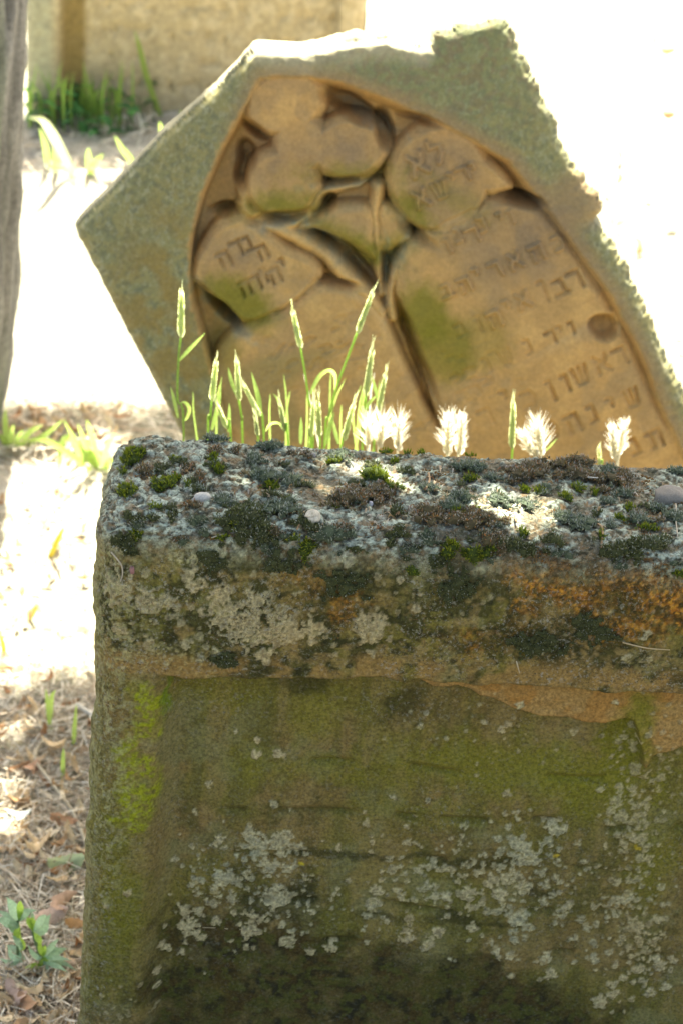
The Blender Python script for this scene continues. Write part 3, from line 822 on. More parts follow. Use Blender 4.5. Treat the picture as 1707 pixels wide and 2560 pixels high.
def twigbit(u, v, du, dv, wpx, colr, lift=0.004):
    p, n = stone_point(u, v); q, n2 = stone_point(u + du, v + dv)
    return smooth_open(np.array([p + n * lift, (p + q) / 2 + n * (lift + 0.003), q + n2 * lift * 0.6]), 4), wpx, colr
dead = np.random.default_rng(3)
def debris():
    mb = MB()
    spots = [(1085, 1190, 40, 12), (1060, 1215, 40, 16), (1090, 1235, 50, 12), (790, 1330, 40, 24), (960, 1310, 30, 20), (1250, 1280, 60, 20), (1560, 1240, 60, 20), (1200, 1250, 60, 20), (640, 1150, 60, 16), (470, 1190, 40, 10),
             (760, 1150, 60, 16), (1330, 1200, 120, 24), (1480, 1270, 120, 24), (930, 1290, 90, 20), (700, 1240, 60, 20), (1620, 1310, 60, 20), (600, 1230, 60, 16), (1000, 1260, 120, 24)]
    for (u, v, su, sv) in spots:
        for _ in range(9):
            uu, vv = u + dead.normal(0, su * 0.6), v + dead.normal(0, sv * 0.6)
            pts, w, c = twigbit(uu, vv, dead.normal(0, 9), dead.normal(0, 5), 1, 0, 0.004)
            cl = np.array([(0.34, 0.22, 0.10), (0.42, 0.32, 0.20), (0.22, 0.12, 0.06), (0.46, 0.40, 0.32)][dead.integers(0, 4)])
            t = np.linspace(0, 1, len(pts))
            ribbon(mb, pts, 0.0028 * np.sin(np.pi * (0.15 + 0.8 * t)) * dead.uniform(0.5, 1.4), norm(dead.normal(0, 1, 3)), cl, 0.2)
    tag(mb.build('plant_debris', M_straw), 'brown bud scales and plant crumbs on the stone top', 'debris', kind='stuff')
debris()
for k, (pq, lab) in enumerate([([(1073, 1190), (1076, 1212), (1062, 1238)], 'bent pale brown twig among debris on the stone top'),
                              ([(1489, 1318), (1500, 1335), (1506, 1368)], 'brown dry bud stalk near the front of the stone top'),
                              ([(1280, 1300), (1287, 1320)], 'orange brown bud scale beside the bright sun fleck'),
                              ([(757, 1295), (746, 1318)], 'pale brown scale just left of the snail shell')]):
    strand('dry_twig', pq, 7, (0.36, 0.24, 0.13), lab, 'twig', 0.005)

# ------------------------------------------------------------------ leaning carved gravestone behind
LEAN = math.radians(9.0)
PHI = math.radians(25.2)
BC = CAM + ray(760, 640) * 3.03 / np.linalg.norm(ray(760, 640))
UQ = np.array([0, math.sin(LEAN), math.cos(LEAN)])
BN = np.array([0, -math.cos(LEAN), math.sin(LEAN)])
BX = math.cos(PHI) * np.array([1.0, 0, 0]) + math.sin(PHI) * UQ
BU = -math.sin(PHI) * np.array([1.0, 0, 0]) + math.cos(PHI) * UQ

def px_b(u, v):
    d = ray(u, v)
    q = CAM + d * ((BC - CAM) @ BN) / (d @ BN) - BC
    return np.array([q @ BX, q @ BU])
def pxs_b(pts): return np.array([px_b(*q) for q in pts])
BPX = 1.0 / 1490.0

GLY = {
    'א': [[(0.1, 0.95), (0.9, 0.05)], [(0.85, 0.95), (0.8, 0.72), (0.6, 0.5)], [(0.38, 0.62), (0.16, 0.36), (0.12, 0.05)]],
    'ה': [[(0.05, 0.9), (0.9, 0.9), (0.9, 0.0)], [(0.22, 0.55), (0.2, 0.0)]],
    'ת': [[(0.05, 0.9), (0.9, 0.9), (0.9, 0.0)], [(0.3, 0.9), (0.3, 0.1), (0.08, 0.05)]],
    'י': [[(0.32, 0.95), (0.66, 0.9), (0.6, 0.55)]],
    'ו': [[(0.3, 0.92), (0.64, 0.9), (0.6, 0.0)]],
    'ן': [[(0.3, 0.92), (0.62, 0.9), (0.58, -0.3)]],
    'נ': [[(0.3, 0.92), (0.66, 0.9), (0.66, 0.06), (0.2, 0.05)]],
    'ר': [[(0.08, 0.9), (0.85, 0.88), (0.88, 0.0)]],
    'ד': [[(0.05, 0.9), (0.95, 0.9)], [(0.78, 0.9), (0.78, 0.0)]],
    'ש': [[(0.06, 0.95), (0.18, 0.10), (0.70, 0.06), (0.94, 0.95)], [(0.5, 0.95), (0.45, 0.1)]],
    'ב': [[(0.1, 0.9), (0.76, 0.88), (0.78, 0.08)], [(0.02, 0.06), (0.98, 0.06)]],
    'כ': [[(0.1, 0.9), (0.7, 0.88), (0.86, 0.6), (0.86, 0.3), (0.7, 0.06), (0.1, 0.06)]],
    'פ': [[(0.45, 0.5), (0.16, 0.55), (0.16, 0.9), (0.7, 0.88), (0.86, 0.6), (0.86, 0.3), (0.7, 0.06), (0.1, 0.06)]],
    'ל': [[(0.2, 1.3), (0.2, 0.9), (0.8, 0.88), (0.82, 0.5), (0.4, 0.0)]],
}
# letter, photo position, height in pixels, raised (1) or cut (-1)
LETTERS = [('א', 1045, 415, 62, 1), ('ל', 1092, 388, 50, 1), ('י', 1183, 425, 40, 1), ('ר', 1157, 438, 42, 1), ('י', 1130, 452, 40, 1), ('ש', 1100, 478, 46, 1), ('א', 1052, 500, 50, 1),
           ('ו', 1276, 545, 38, 1), ('י', 1250, 552, 38, 1), ('נ', 1203, 562, 44, 1), ('ר', 1180, 588, 44, 1), ('נ', 1143, 590, 40, 1), ('ו', 1118, 616, 42, 1),
           ('כ', 1396, 612, 44, 1), ('ה', 1342, 634, 46, 1), ('א', 1288, 655, 46, 1), ('ר', 1238, 676, 44, 1), ('י', 1190, 690, 42, 1), ('ה', 1160, 714, 42, 1), ('ב', 1116, 730, 40, 1),
           ('ר', 1438, 702, 50, -1), ('ב', 1400, 722, 46, -1), ('ן', 1356, 726, 46, -1), ('א', 1308, 754, 48, 1), ('י', 1266, 772, 44, 1), ('ה', 1234, 798, 46, 1), ('ו', 1196, 812, 44, -1), ('ב', 1150, 828, 36, -1),
           ('ו', 1428, 822, 34, -1), ('י', 1400, 832, 32, -1), ('ר', 1376, 846, 36, -1), ('נ', 1318, 868, 40, -1), ('ש', 1262, 896, 44, -1), ('ו', 1215, 915, 40, -1),
           ('ר', 1550, 892, 50, -1), ('א', 1504, 912, 52, -1), ('ש', 1452, 942, 52, -1), ('ו', 1414, 960, 50, -1), ('ן', 1374, 974, 46, -1), ('כ', 1320, 1000, 50, -1), ('י', 1262, 1000, 50, -1), ('ר', 1212, 1046, 48, -1),
           ('ש', 1580, 996, 52, -1), ('י', 1528, 1018, 50, -1), ('נ', 1480, 1036, 50, -1), ('ה', 1430, 1060, 52, -1), ('פ', 1376, 1078, 50, -1),
           ('ת', 1638, 1100, 52, -1), ('נ', 1586, 1118, 50, -1),
           ('ה', 655, 632, 38, -1), ('נ', 620, 610, 40, -1), ('ד', 592, 622, 42, -1), ('ה', 560, 650, 44, -1), ('י', 707, 665, 38, -1), ('ה', 686, 690, 42, -1), ('ו', 660, 690, 40, -1), ('ד', 640, 708, 40, -1), ('ה', 612, 722, 40, -1)]

def make_back():
    step = 0.0023
    A = px_b(190, 570); Cc = px_b(1262, 50)
    outline_px = [(190, 570), (300, 458), (402, 350), (500, 262), (591, 178), (637, 123), (700, 126), (760, 128), (810, 120), (850, 110), (970, 98), (1020, 114), (1080, 120), (1098, 80), (1180, 64), (1262, 50),
                  (1292, 120), (1342, 220), (1392, 330), (1436, 428), (1488, 482), (1504, 526), (1490, 552), (1528, 598), (1540, 636), (1575, 694), (1640, 840), (1712, 990)]
    out = pxs_b(outline_px)
    br = px_b(1712, 990)
    bot = A[1] - 1.42
    out = np.vstack([out, [[br[0] + 0.01, bot]], [[A[0] - 0.005, bot]]])
    x0, x1 = out[:, 0].min() - 0.01, out[:, 0].max() + 0.01
    y1 = out[:, 1].max() + 0.01
    xs = np.arange(x0, x1, step)
    ys = np.concatenate([np.arange(A[1] - 0.80, y1, step)])
    ys = np.concatenate([np.arange(bot - 0.02, A[1] - 0.80, 0.012), ys])
    X, Y = np.meshgrid(xs, ys)
    P = np.stack([X.ravel(), Y.ravel()], 1)
    p3 = np.stack([P[:, 0] + 3, P[:, 1] + 3, 0 * P[:, 0]], 1)
    n_lo = fbm(p3, 7, 3, 1); n_md = fbm(p3, 30, 3, 2); n_hi = fbm(p3, 110, 3, 3)
    sd = poly_sdf(P, out)
    rough_right = sstep(0.10, 0.30, P[:, 0])
    n_ed = fbm(p3, 48, 4, 12)
    sdn = sd + (n_ed - 0.5) * (0.005 + 0.012 * rough_right) + (n_hi - 0.5) * 0.007 * rough_right + (vnoise(p3, 19, 14) - 0.5) * 0.010 * rough_right
    # distances of the carved shapes
    R = pxs_b([(649, 195), (700, 188), (763, 190), (846, 199), (958, 239), (1083, 297), (1170, 341), (1274, 399), (1340, 480), (1384, 535), (1457, 636), (1529, 733), (1592, 853), (1626, 926), (1650, 998), (1720, 1160), (1800, 1330), (900, 1500), (680, 1400), (580, 1100), (536, 960), (505, 850), (480, 760), (472, 690), (478, 590), (505, 488), (551, 373), (603, 275)])
    dR = -poly_sdf(P, R)
    FLOOR = -0.060
    bev = 0.006 + 0.016 * sstep(-0.15, 0.12, P[:, 0])
    h_floor = FLOOR * sstep(0, 1, dR / bev)
    Pw = P + np.stack([n_md - 0.5, fbm(p3, 30, 3, 9) - 0.5], 1) * 0.008
    def ell(u, v, rx, ry, rot=0.0):
        c = px_b(u, v); q = Pw - c
        # axes along the picture's horizontal
        cph, sph = math.cos(-PHI + rot), math.sin(-PHI + rot)
        ux = q[:, 0] * cph + q[:, 1] * -sph * -1 if False else q[:, 0] * math.cos(PHI) - q[:, 1] * math.sin(PHI)
        uy = q[:, 0] * math.sin(PHI) + q[:, 1] * math.cos(PHI)
        c_, s_ = math.cos(rot), math.sin(rot)
        vx = ux * c_ + uy * s_; vy = -ux * s_ + uy * c_
        k = np.sqrt((vx / (rx * BPX)) ** 2 + (vy / (ry * BPX)) ** 2)
        return (k - 1) * min(rx, ry) * BPX
    def pol(pts): return poly_sdf(Pw, smooth_closed(pxs_b(pts), 5))
    trefoil = np.minimum.reduce([ell(712, 258, 98, 80, 0.3), ell(872, 373, 96, 75, 0.1), ell(706, 462, 90, 86), ell(756, 366, 68, 70)])
    roundR = np.minimum(ell(1098, 452, 124, 132), pol([(1120, 330), (1200, 375), (1265, 430), (1290, 480), (1230, 500), (1180, 480), (1150, 400)]) + 0.006)
    roundL = pol([(478, 700), (496, 635), (540, 570), (600, 545), (655, 575), (715, 622), (780, 655), (800, 700), (740, 760), (660, 800), (612, 808), (560, 770), (505, 722)])
    tabR = pol([(1095, 1040), (1050, 900), (1012, 790), (992, 720), (1000, 650), (1040, 605), (1100, 565), (1170, 530), (1240, 505), (1300, 510), (1358, 535), (1410, 596), (1460, 670), (1520, 765), (1575, 870), (1640, 1010), (1760, 1270), (1240, 1420)])
    tabL = pol([(545, 1010), (540, 915), (572, 858), (640, 812), (720, 770), (790, 728), (850, 722), (905, 748), (955, 800), (990, 880), (1045, 1010), (1150, 1280), (690, 1350)])
    leaf1 = pol([(752, 575), (800, 548), (860, 520), (925, 530), (932, 600), (938, 650), (890, 620), (820, 585)])
    leaf2 = pol([(958, 520), (990, 540), (1028, 592), (985, 620), (955, 640), (952, 580)])
    band = line_dist(Pw, smooth_open(pxs_b([(608, 520), (650, 556), (720, 588), (800, 632), (860, 690), (915, 745), (950, 790)]), 5)) - 13 * BPX
    ring = line_dist(Pw, smooth_open(pxs_b([(606, 480), (622, 530), (660, 568), (705, 575), (760, 548), (795, 500), (850, 470), (900, 455), (945, 410)]), 5)) - 9 * BPX
    stem = line_dist(Pw, smooth_open(pxs_b([(945, 470), (940, 560), (948, 650), (960, 740)]), 5)) - 8 * BPX
    stem2 = line_dist(Pw, smooth_open(pxs_b([(1035, 610), (1000, 660), (975, 730), (985, 800)]), 5)) - 7 * BPX
    def hs(d, lvl, soft):
        k = np.clip((soft - d) / (soft + 0.013), 0, 1)
        return FLOOR + (lvl - FLOOR) * np.sqrt(np.clip(1 - (1 - k) ** 2, 0, 1))
    shapes = [('flower', trefoil, -0.007, 0.006), ('roundel', roundR, -0.009, 0.006), ('roundel', roundL, -0.007, 0.007), ('tablet', tabR, -0.008, 0.008), ('tablet', tabL, -0.008, 0.010),
              ('leaf', leaf1, -0.010, 0.008), ('leaf', leaf2, -0.012, 0.008), ('ridge', band, -0.014, 0.008), ('ridge', ring, -0.016, 0.008), ('stem', stem, -0.013, 0.008), ('stem', stem2, -0.014, 0.008)]
    H = h_floor.copy(); pid = np.where(dR > 0.002, 1, 0)
    for k, (nme, d, lvl, soft) in enumerate(shapes):
        z = np.where(dR > 0, hs(d, lvl, soft), -1)
        if nme in ('roundel', 'flower'):
            z = z + 0.0025 * np.exp(-((d + 0.008) / 0.004) ** 2)
        pid = np.where((z > H + 0.0008) & (d < soft * 0.7), k + 2, pid)
        H = np.maximum(H, z)
    # rounded roll of tablets and lobes
    for d in (trefoil, roundR, roundL, tabR, tabL):
        H = H - np.where(dR > 0, 0.004 * np.exp(-np.clip(-d, 0, 1) / 0.012) * (d < 0), 0)
    # dark drilled hollows between the shapes
    def pit(u, v, rx, ry, rot, dep):
        d = ell(u, v, rx, ry, rot)
        return 4.2 * dep * sstep(0.005, -0.009, d)
    for q in [(880, 275, 75, 24, -0.45, 0.014), (960, 330, 22, 45, 0.2, 0.014), (640, 330, 16, 36, 0.9, 0.010), (612, 395, 24, 34, 0.2, 0.010), (600, 445, 18, 36, 0, 0.010), (562, 532, 36, 12, 0.25, 0.012), (1050, 302, 40, 10, -0.2, 0.012),
              (1310, 505, 55, 16, -0.1, 0.014), (700, 548, 70, 14, 0.15, 0.009), (870, 455, 60, 10, 0.05, 0.008), (560, 790, 60, 18, -0.75, 0.012), (850, 716, 46, 9, -0.15, 0.010), (820, 610, 60, 14, -0.5, 0.008), (900, 680, 60, 16, -0.85, 0.010), (962, 690, 12, 60, 0, 0.012), (1040, 590, 50, 13, -0.6, 0.008), (820, 510, 18, 22, 0, 0.008), (1020, 830, 14, 70, 0.35, 0.010), (1060, 940, 14, 70, 0.4, 0.010)]:
        H = H - np.where(dR > 0.0, pit(*q), 0)
    # eroded hole with an ochre lump
    hole = ell(1510, 822, 42, 34, -0.2)
    H = H - 0.036 * sstep(0.002, -0.010, hole) * (0.65 + 0.7 * n_md)
    # letters
    lid = np.full(len(P), -1)
    for k, (ch, u, v, hp, sg) in enumerate(LETTERS):
        c = px_b(u, v); hh = hp * 0.92 * BPX; ww = hh * 0.82
        near = np.nonzero((np.abs(P[:, 0] - c[0]) < hh) & (np.abs(P[:, 1] - c[1]) < hh * 1.1))[0]
        q = P[near] - c
        q = q / np.array([ww, hh]) + 0.5 + np.stack([n_md[near] - 0.5, n_lo[near] - 0.5], 1) * 0.12
        dm = np.full(len(near), 9.0)
        for st in GLY[ch]:
            dm = np.minimum(dm, line_dist(q * np.array([0.82, 1.0]), np.array(st) * np.array([0.82, 1.0])))
        wdt = 0.085 + 0.05 * (n_hi[near] - 0.5)
        m = sstep(wdt + 0.06, wdt - 0.04, dm)
        wear = 0.55 + 0.6 * sstep(0.35, 0.6, n_md[near])
        if v > 800 and u < 1330: wear = wear * 0.6
        H[near] += m * wear * (0.0055 if sg > 0 else -0.0068)
        if sg > 0:
            H[near] -= 0.0016 * sstep(0.30, 0.14, dm) * (1 - m)
        lid[near[m > 0.5]] = k
    # weathered pits where the lower inscription has gone
    worn = np.zeros(len(P))
    for (u, v, rx, ry) in [(800, 880, 150, 110), (1150, 940, 120, 60), (980, 1060, 140, 60), (760, 800, 60, 40)]:
        worn = np.maximum(worn, sstep(0.05, -0.06, ell(u, v, rx, ry)))
    H -= worn * 0.004 * sstep(0.58, 0.68, fbm(p3 * np.array([1, 1.9, 1]), 46, 2, 77))
    # a thin flake step on the right tablet
    fl = line_dist(P, pxs_b([(1318, 880), (1400, 850), (1462, 812)]))
    H += (n_lo - 0.5) * 0.010 + (n_md - 0.5) * 0.0045 + (n_hi - 0.5) * np.where(dR > 0, 0.0012, 0.0040)
    # worn arris
    edge = np.clip(-sdn, 0, 0.03)
    H = H - 0.016 * np.exp(-edge / 0.006)
    # sunlit broken slope along the upper edge
    chipz = sstep(0.05, 0.0, line_dist(P, pxs_b([(650, 118), (760, 122), (900, 100), (1040, 112)])) + (n_md - 0.5) * 0.03)
    chd = line_dist(P, pxs_b([(560, 200), (637, 123), (700, 126), (760, 128), (810, 120), (850, 110), (970, 98), (1020, 114), (1080, 120)]))
    H = H - 1.5 * np.clip(0.0065 * (0.3 + 1.2 * n_md + 0.5 * (n_hi - 0.4)) - chd, 0, 1) * sstep(0.0, 0.02, px_b(1085, 115)[0] - P[:, 0])
    chd2 = line_dist(P, pxs_b([(190, 570), (300, 458), (402, 350), (500, 262), (591, 178), (637, 123)]))
    H = H - 1.5 * np.clip(0.0075 * (0.2 + 1.6 * n_hi) - chd2, 0, 1)
    # colours
    def lay(c, m, colr):
        m = np.clip(m, 0, 1)[:, None]; return c * (1 - m) + np.asarray(colr) * m
    C = np.repeat(np.array([[0.265, 0.240, 0.105]]), len(P), 0)
    C = lay(C, 0.7 * sstep(0.45, 0.6, fbm(p3, 60, 3, 5)), (0.215, 0.215, 0.105))
    C = lay(C, 0.7 * sstep(0.52, 0.64, fbm(p3, 150, 2, 6)), (0.16, 0.165, 0.095))
    C = lay(C, 0.5 * sstep(0.56, 0.66, fbm(p3, 190, 2, 7)), (0.35, 0.34, 0.21))
    upr = sstep(0.02, 0.22, P[:, 0]) * sstep(-0.1, 0.2, P[:, 1])
    C = lay(C, 0.55 * upr, (0.185, 0.21, 0.105))
    C = lay(C, 0.55 * upr * sstep(0.5, 0.62, fbm(p3, 120, 3, 8)), (0.20, 0.15, 0.09))
    # ochre staining down the left of the frame
    for u, v, rx, ry, k in [(430, 650, 60, 160, 0.7), (380, 800, 70, 160, 0.7), (470, 950, 80, 120, 0.8), (330, 720, 60, 90, 0.5)]:
        C = lay(C, k * sstep(0.05, -0.05, ell(u, v, rx, ry)) * sstep(0.3, 0.6, n_md), (0.27, 0.19, 0.055))
    sand = sstep(-0.006, 0.006, dR + (n_hi - 0.5) * 0.012)
    C = lay(C, sand, (0.475, 0.29, 0.108))
    C = lay(C, sand * 0.6 * sstep(0.45, 0.6, n_md), (0.56, 0.35, 0.13))
    C = lay(C, sand * 0.5 * sstep(0.5, 0.62, fbm(p3, 18, 3, 15)), (0.39, 0.245, 0.095))
    strip = np.where(dR <= 0.002, sstep(-0.03, -0.004, dR) * sstep(-0.1, 0.1, P[:, 0]), 0)
    C = lay(C, 0.75 * strip, (0.30, 0.205, 0.10))
    bump_ = sstep(0.02, -0.02, ell(1450, 500, 80, 70))
    C = lay(C, 0.85 * bump_, (0.31, 0.22, 0.11))
    # rubbed, paler ochre on ridges and carving arrises, with their lit look painted in
    for d in (band, ring, stem, stem2):
        C = lay(C, sand * 0.75 * sstep(0.004, -0.002, d), (0.62, 0.395, 0.15))
    for d in (trefoil, roundR, roundL, tabR, tabL, leaf1, leaf2):
        C = lay(C, sand * 0.65 * np.exp(-((d + 0.003) / 0.005) ** 2) * (0.4 + 0.8 * n_md), (0.64, 0.42, 0.17))
    C = lay(C, sand * 0.35 * sstep(0.52, 0.66, fbm(p3, 26, 3, 171)), (0.30, 0.215, 0.115))
    # grey-brown soot on lobes
    for u, v, rx, ry, k in [(870, 375, 80, 60, 0.6), (690, 410, 80, 60, 0.6), (1100, 440, 100, 110, 0.55), (1290, 640, 150, 110, 0.5), (590, 650, 70, 60, 0.45), (1330, 560, 110, 80, 0.45)]:
        C = lay(C, k * sstep(0.04, -0.04, ell(u, v, rx, ry)) * (0.5 + 0.5 * sstep(0.35, 0.6, n_md)) * 1.35, (0.25, 0.175, 0.10))
    # algae under the lobes, lichen in the channels
    for u, v, rx, ry, rot, k in [(700, 515, 84, 26, 0.1, 0.85), (880, 437, 70, 14, 0, 0.8), (860, 600, 90, 22, -0.45, 0.8), (915, 640, 40, 34, -0.5, 0.7), (985, 620, 36, 22, 0.5, 0.8), (1020, 540, 40, 20, -0.7, 0.8), (1035, 520, 40, 16, -0.8, 0.7), (600, 760, 90, 50, -0.5, 0.9), (1060, 790, 60, 70, 0.3, 0.85), (1110, 880, 70, 80, 0.3, 0.7), (560, 880, 40, 60, 0, 0.5), (1140, 500, 70, 24, -0.5, 0.4), (1180, 860, 90, 70, 0, 0.4)]:
        C = lay(C, k * sstep(0.022, -0.016, ell(u, v, rx, ry, rot) + (n_hi - 0.5) * 0.02), (0.185, 0.165, 0.018))
    for u, v, rx, ry, rot in [(690, 568, 60, 8, 0.2), (790, 590, 40, 10, -0.3), (860, 655, 60, 10, -0.75), (870, 470, 60, 8, 0.05), (965, 700, 8, 60, 0), (1000, 640, 10, 40, -0.5), (1010, 560, 10, 30, 0.6), (500, 740, 10, 40, 0.3), (590, 830, 40, 10, -0.5), (920, 300, 60, 10, -0.5)]:
        C = lay(C, 0.5 * sstep(0.008, -0.008, ell(u, v, rx, ry, rot) + (n_hi - 0.5) * 0.02), (0.27, 0.29, 0.22))
    C = lay(C, 0.8 * sstep(0.01, -0.01, ell(800, 1000, 260, 130)) * sstep(0.4, 0.6, n_lo), (0.30, 0.22, 0.085))
    C = lay(C, 0.9 * sstep(0.004, -0.006, hole) * sstep(0.5, 0.6, fbm(p3, 90, 2, 19)), (0.42, 0.26, 0.10))
    C = lay(C, 0.8 * sstep(0.03, 0.0, fl) * sstep(-0.002, 0.004, (P - px_b(1400, 850)) @ np.array([0.1, -1.0])) * 0.5, (0.46, 0.33, 0.17))
    C = lay(C, chipz * 0.8, (0.48, 0.42, 0.27))
    C = np.clip(C, 0.01, 0.7)
    # mesh: keep cells inside the outline, snap the rim to it
    nx = len(xs); ny = len(ys)
    G2 = sdn.reshape(ny, nx)
    gx = np.gradient(G2, xs, axis=1).ravel(); gy = np.gradient(G2, ys, axis=0).ravel()
    inside = sdn < 0
    i = np.arange(ny - 1)[:, None] * nx + np.arange(nx - 1)[None]
    Fq = np.stack([i, i + 1, i + nx + 1, i + nx], -1).reshape(-1, 4)
    Fq = Fq[inside[Fq].all(1)]
    # boundary edges
    E = np.concatenate([Fq[:, [0, 1]], Fq[:, [1, 2]], Fq[:, [2, 3]], Fq[:, [3, 0]]])
    key = np.sort(E, 1); kk = key[:, 0].astype(np.int64) * (nx * ny) + key[:, 1]
    _, first, cnt = np.unique(kk, return_index=True, return_counts=True)
    be = E[first[cnt == 1]]
    bq = np.unique(be.ravel())
    gl_ = np.hypot(gx[bq], gy[bq]) + 1e-6
    P = P.copy(); mv = np.clip(-sdn[bq] / gl_, 0, step * 1.2)
    P[bq] += np.stack([gx[bq], gy[bq]], 1) / gl_[:, None] * mv[:, None]
    Z = BC + P[:, :1] * BX + P[:, 1:2] * BU + H[:, None] * BN
    # extrude the rim backwards in rings
    bv = np.unique(be.ravel()); loc = -np.ones(nx * ny, np.int64); loc[bv] = np.arange(len(bv))
    rings = [(0.012, 0.004), (0.04, 0.007), (0.08, 0.008), (0.12, 0.004), (0.145, -0.01)]
    verts = [Z]; base = nx * ny; colsx = [C]
    prev = bv.copy(); side_faces = []
    g = np.stack([gx[bv], gy[bv]], 1); g /= np.maximum(np.linalg.norm(g, axis=1, keepdims=True), 1e-6)
    for dep, grow in rings:
        w_ = (fbm(np.stack([P[bv, 0], P[bv, 1], np.full(len(bv), dep)], 1), 30, 3, 44) - 0.4) * (0.003 + 0.009 * rough_right[bv])
        q = P[bv] + g * (grow + w_)[:, None]
        verts.append(BC + q[:, :1] * BX + q[:, 1:2] * BU - (np.maximum(dep, np.minimum(-H[bv], 0.1) + dep * 0.4))[:, None] * BN)
        colsx.append(np.clip(np.array([0.36, 0.33, 0.21]) * (0.6 + 0.8 * fbm(np.stack([P[bv, 0], P[bv, 1], np.full(len(bv), dep)], 1), 60, 2, 46))[:, None], 0, 0.7))
        cur = base + np.arange(len(bv)); base += len(bv)
        a_ = loc[be[:, 0]]; b_ = loc[be[:, 1]]
        side_faces.append(np.stack([prev[b_], prev[a_], cur[a_], cur[b_]], 1)); prev = cur
    cen = verts[-1].mean(0)
    verts.append(cen[None]); colsx.append(np.array([[0.2, 0.2, 0.14]]))
    V = np.concatenate(verts); CC = np.concatenate(colsx)
    a_ = loc[be[:, 0]]; b_ = loc[be[:, 1]]
    back3 = np.stack([prev[b_], prev[a_], np.full(len(be), base), np.full(len(be), base)], 1)
    Fall = np.concatenate([Fq] + side_faces)
    nrm = vert_normals(V, [Fall])
    root = empty('gravestone', BC - BU * 0.9)
    tag(root, 'leaning gabled gravestone with carved tablets, flower relief and Hebrew inscription', 'gravestone')
    fp = np.concatenate([pid[Fq].max(1), np.zeros(sum(len(s_) for s_ in side_faces), int)])
    fl_ = np.concatenate([np.where((lid[Fq] >= 0).sum(1) >= 3, lid[Fq].max(1), -1), np.full(sum(len(s_) for s_ in side_faces), -1)])
    sub_part('slab', V, Fall, (fp == 0) & (fl_ < 0), CC, nrm, M_back, root)
    sub_part('recess', V, Fall, (fp == 1) & (fl_ < 0), CC, nrm, M_back, root)
    names = {'flower': 'flower_relief', 'roundel': 'roundel', 'tablet': 'tablet', 'leaf': 'leaf_relief', 'ridge': 'ridge', 'stem': 'stem_relief'}
    for k, s_ in enumerate(shapes):
        sub_part(names[s_[0]], V, Fall, (fp == k + 2) & (fl_ < 0), CC, nrm, M_back, root)
    for k in range(len(LETTERS)):
        if (fl_ == k).any():
            sub_part('letter', V, Fall, fl_ == k, CC, nrm, M_back, root)
    bb = np.unique(back3[:, :3].ravel())
    rm = -np.ones(len(V), np.int64); rm[bb] = np.arange(len(bb))
    link_mesh('back_face', np_mesh('back_face', V[bb], rm[back3[:, :3]], CC[bb]), M_back, root)
make_back()

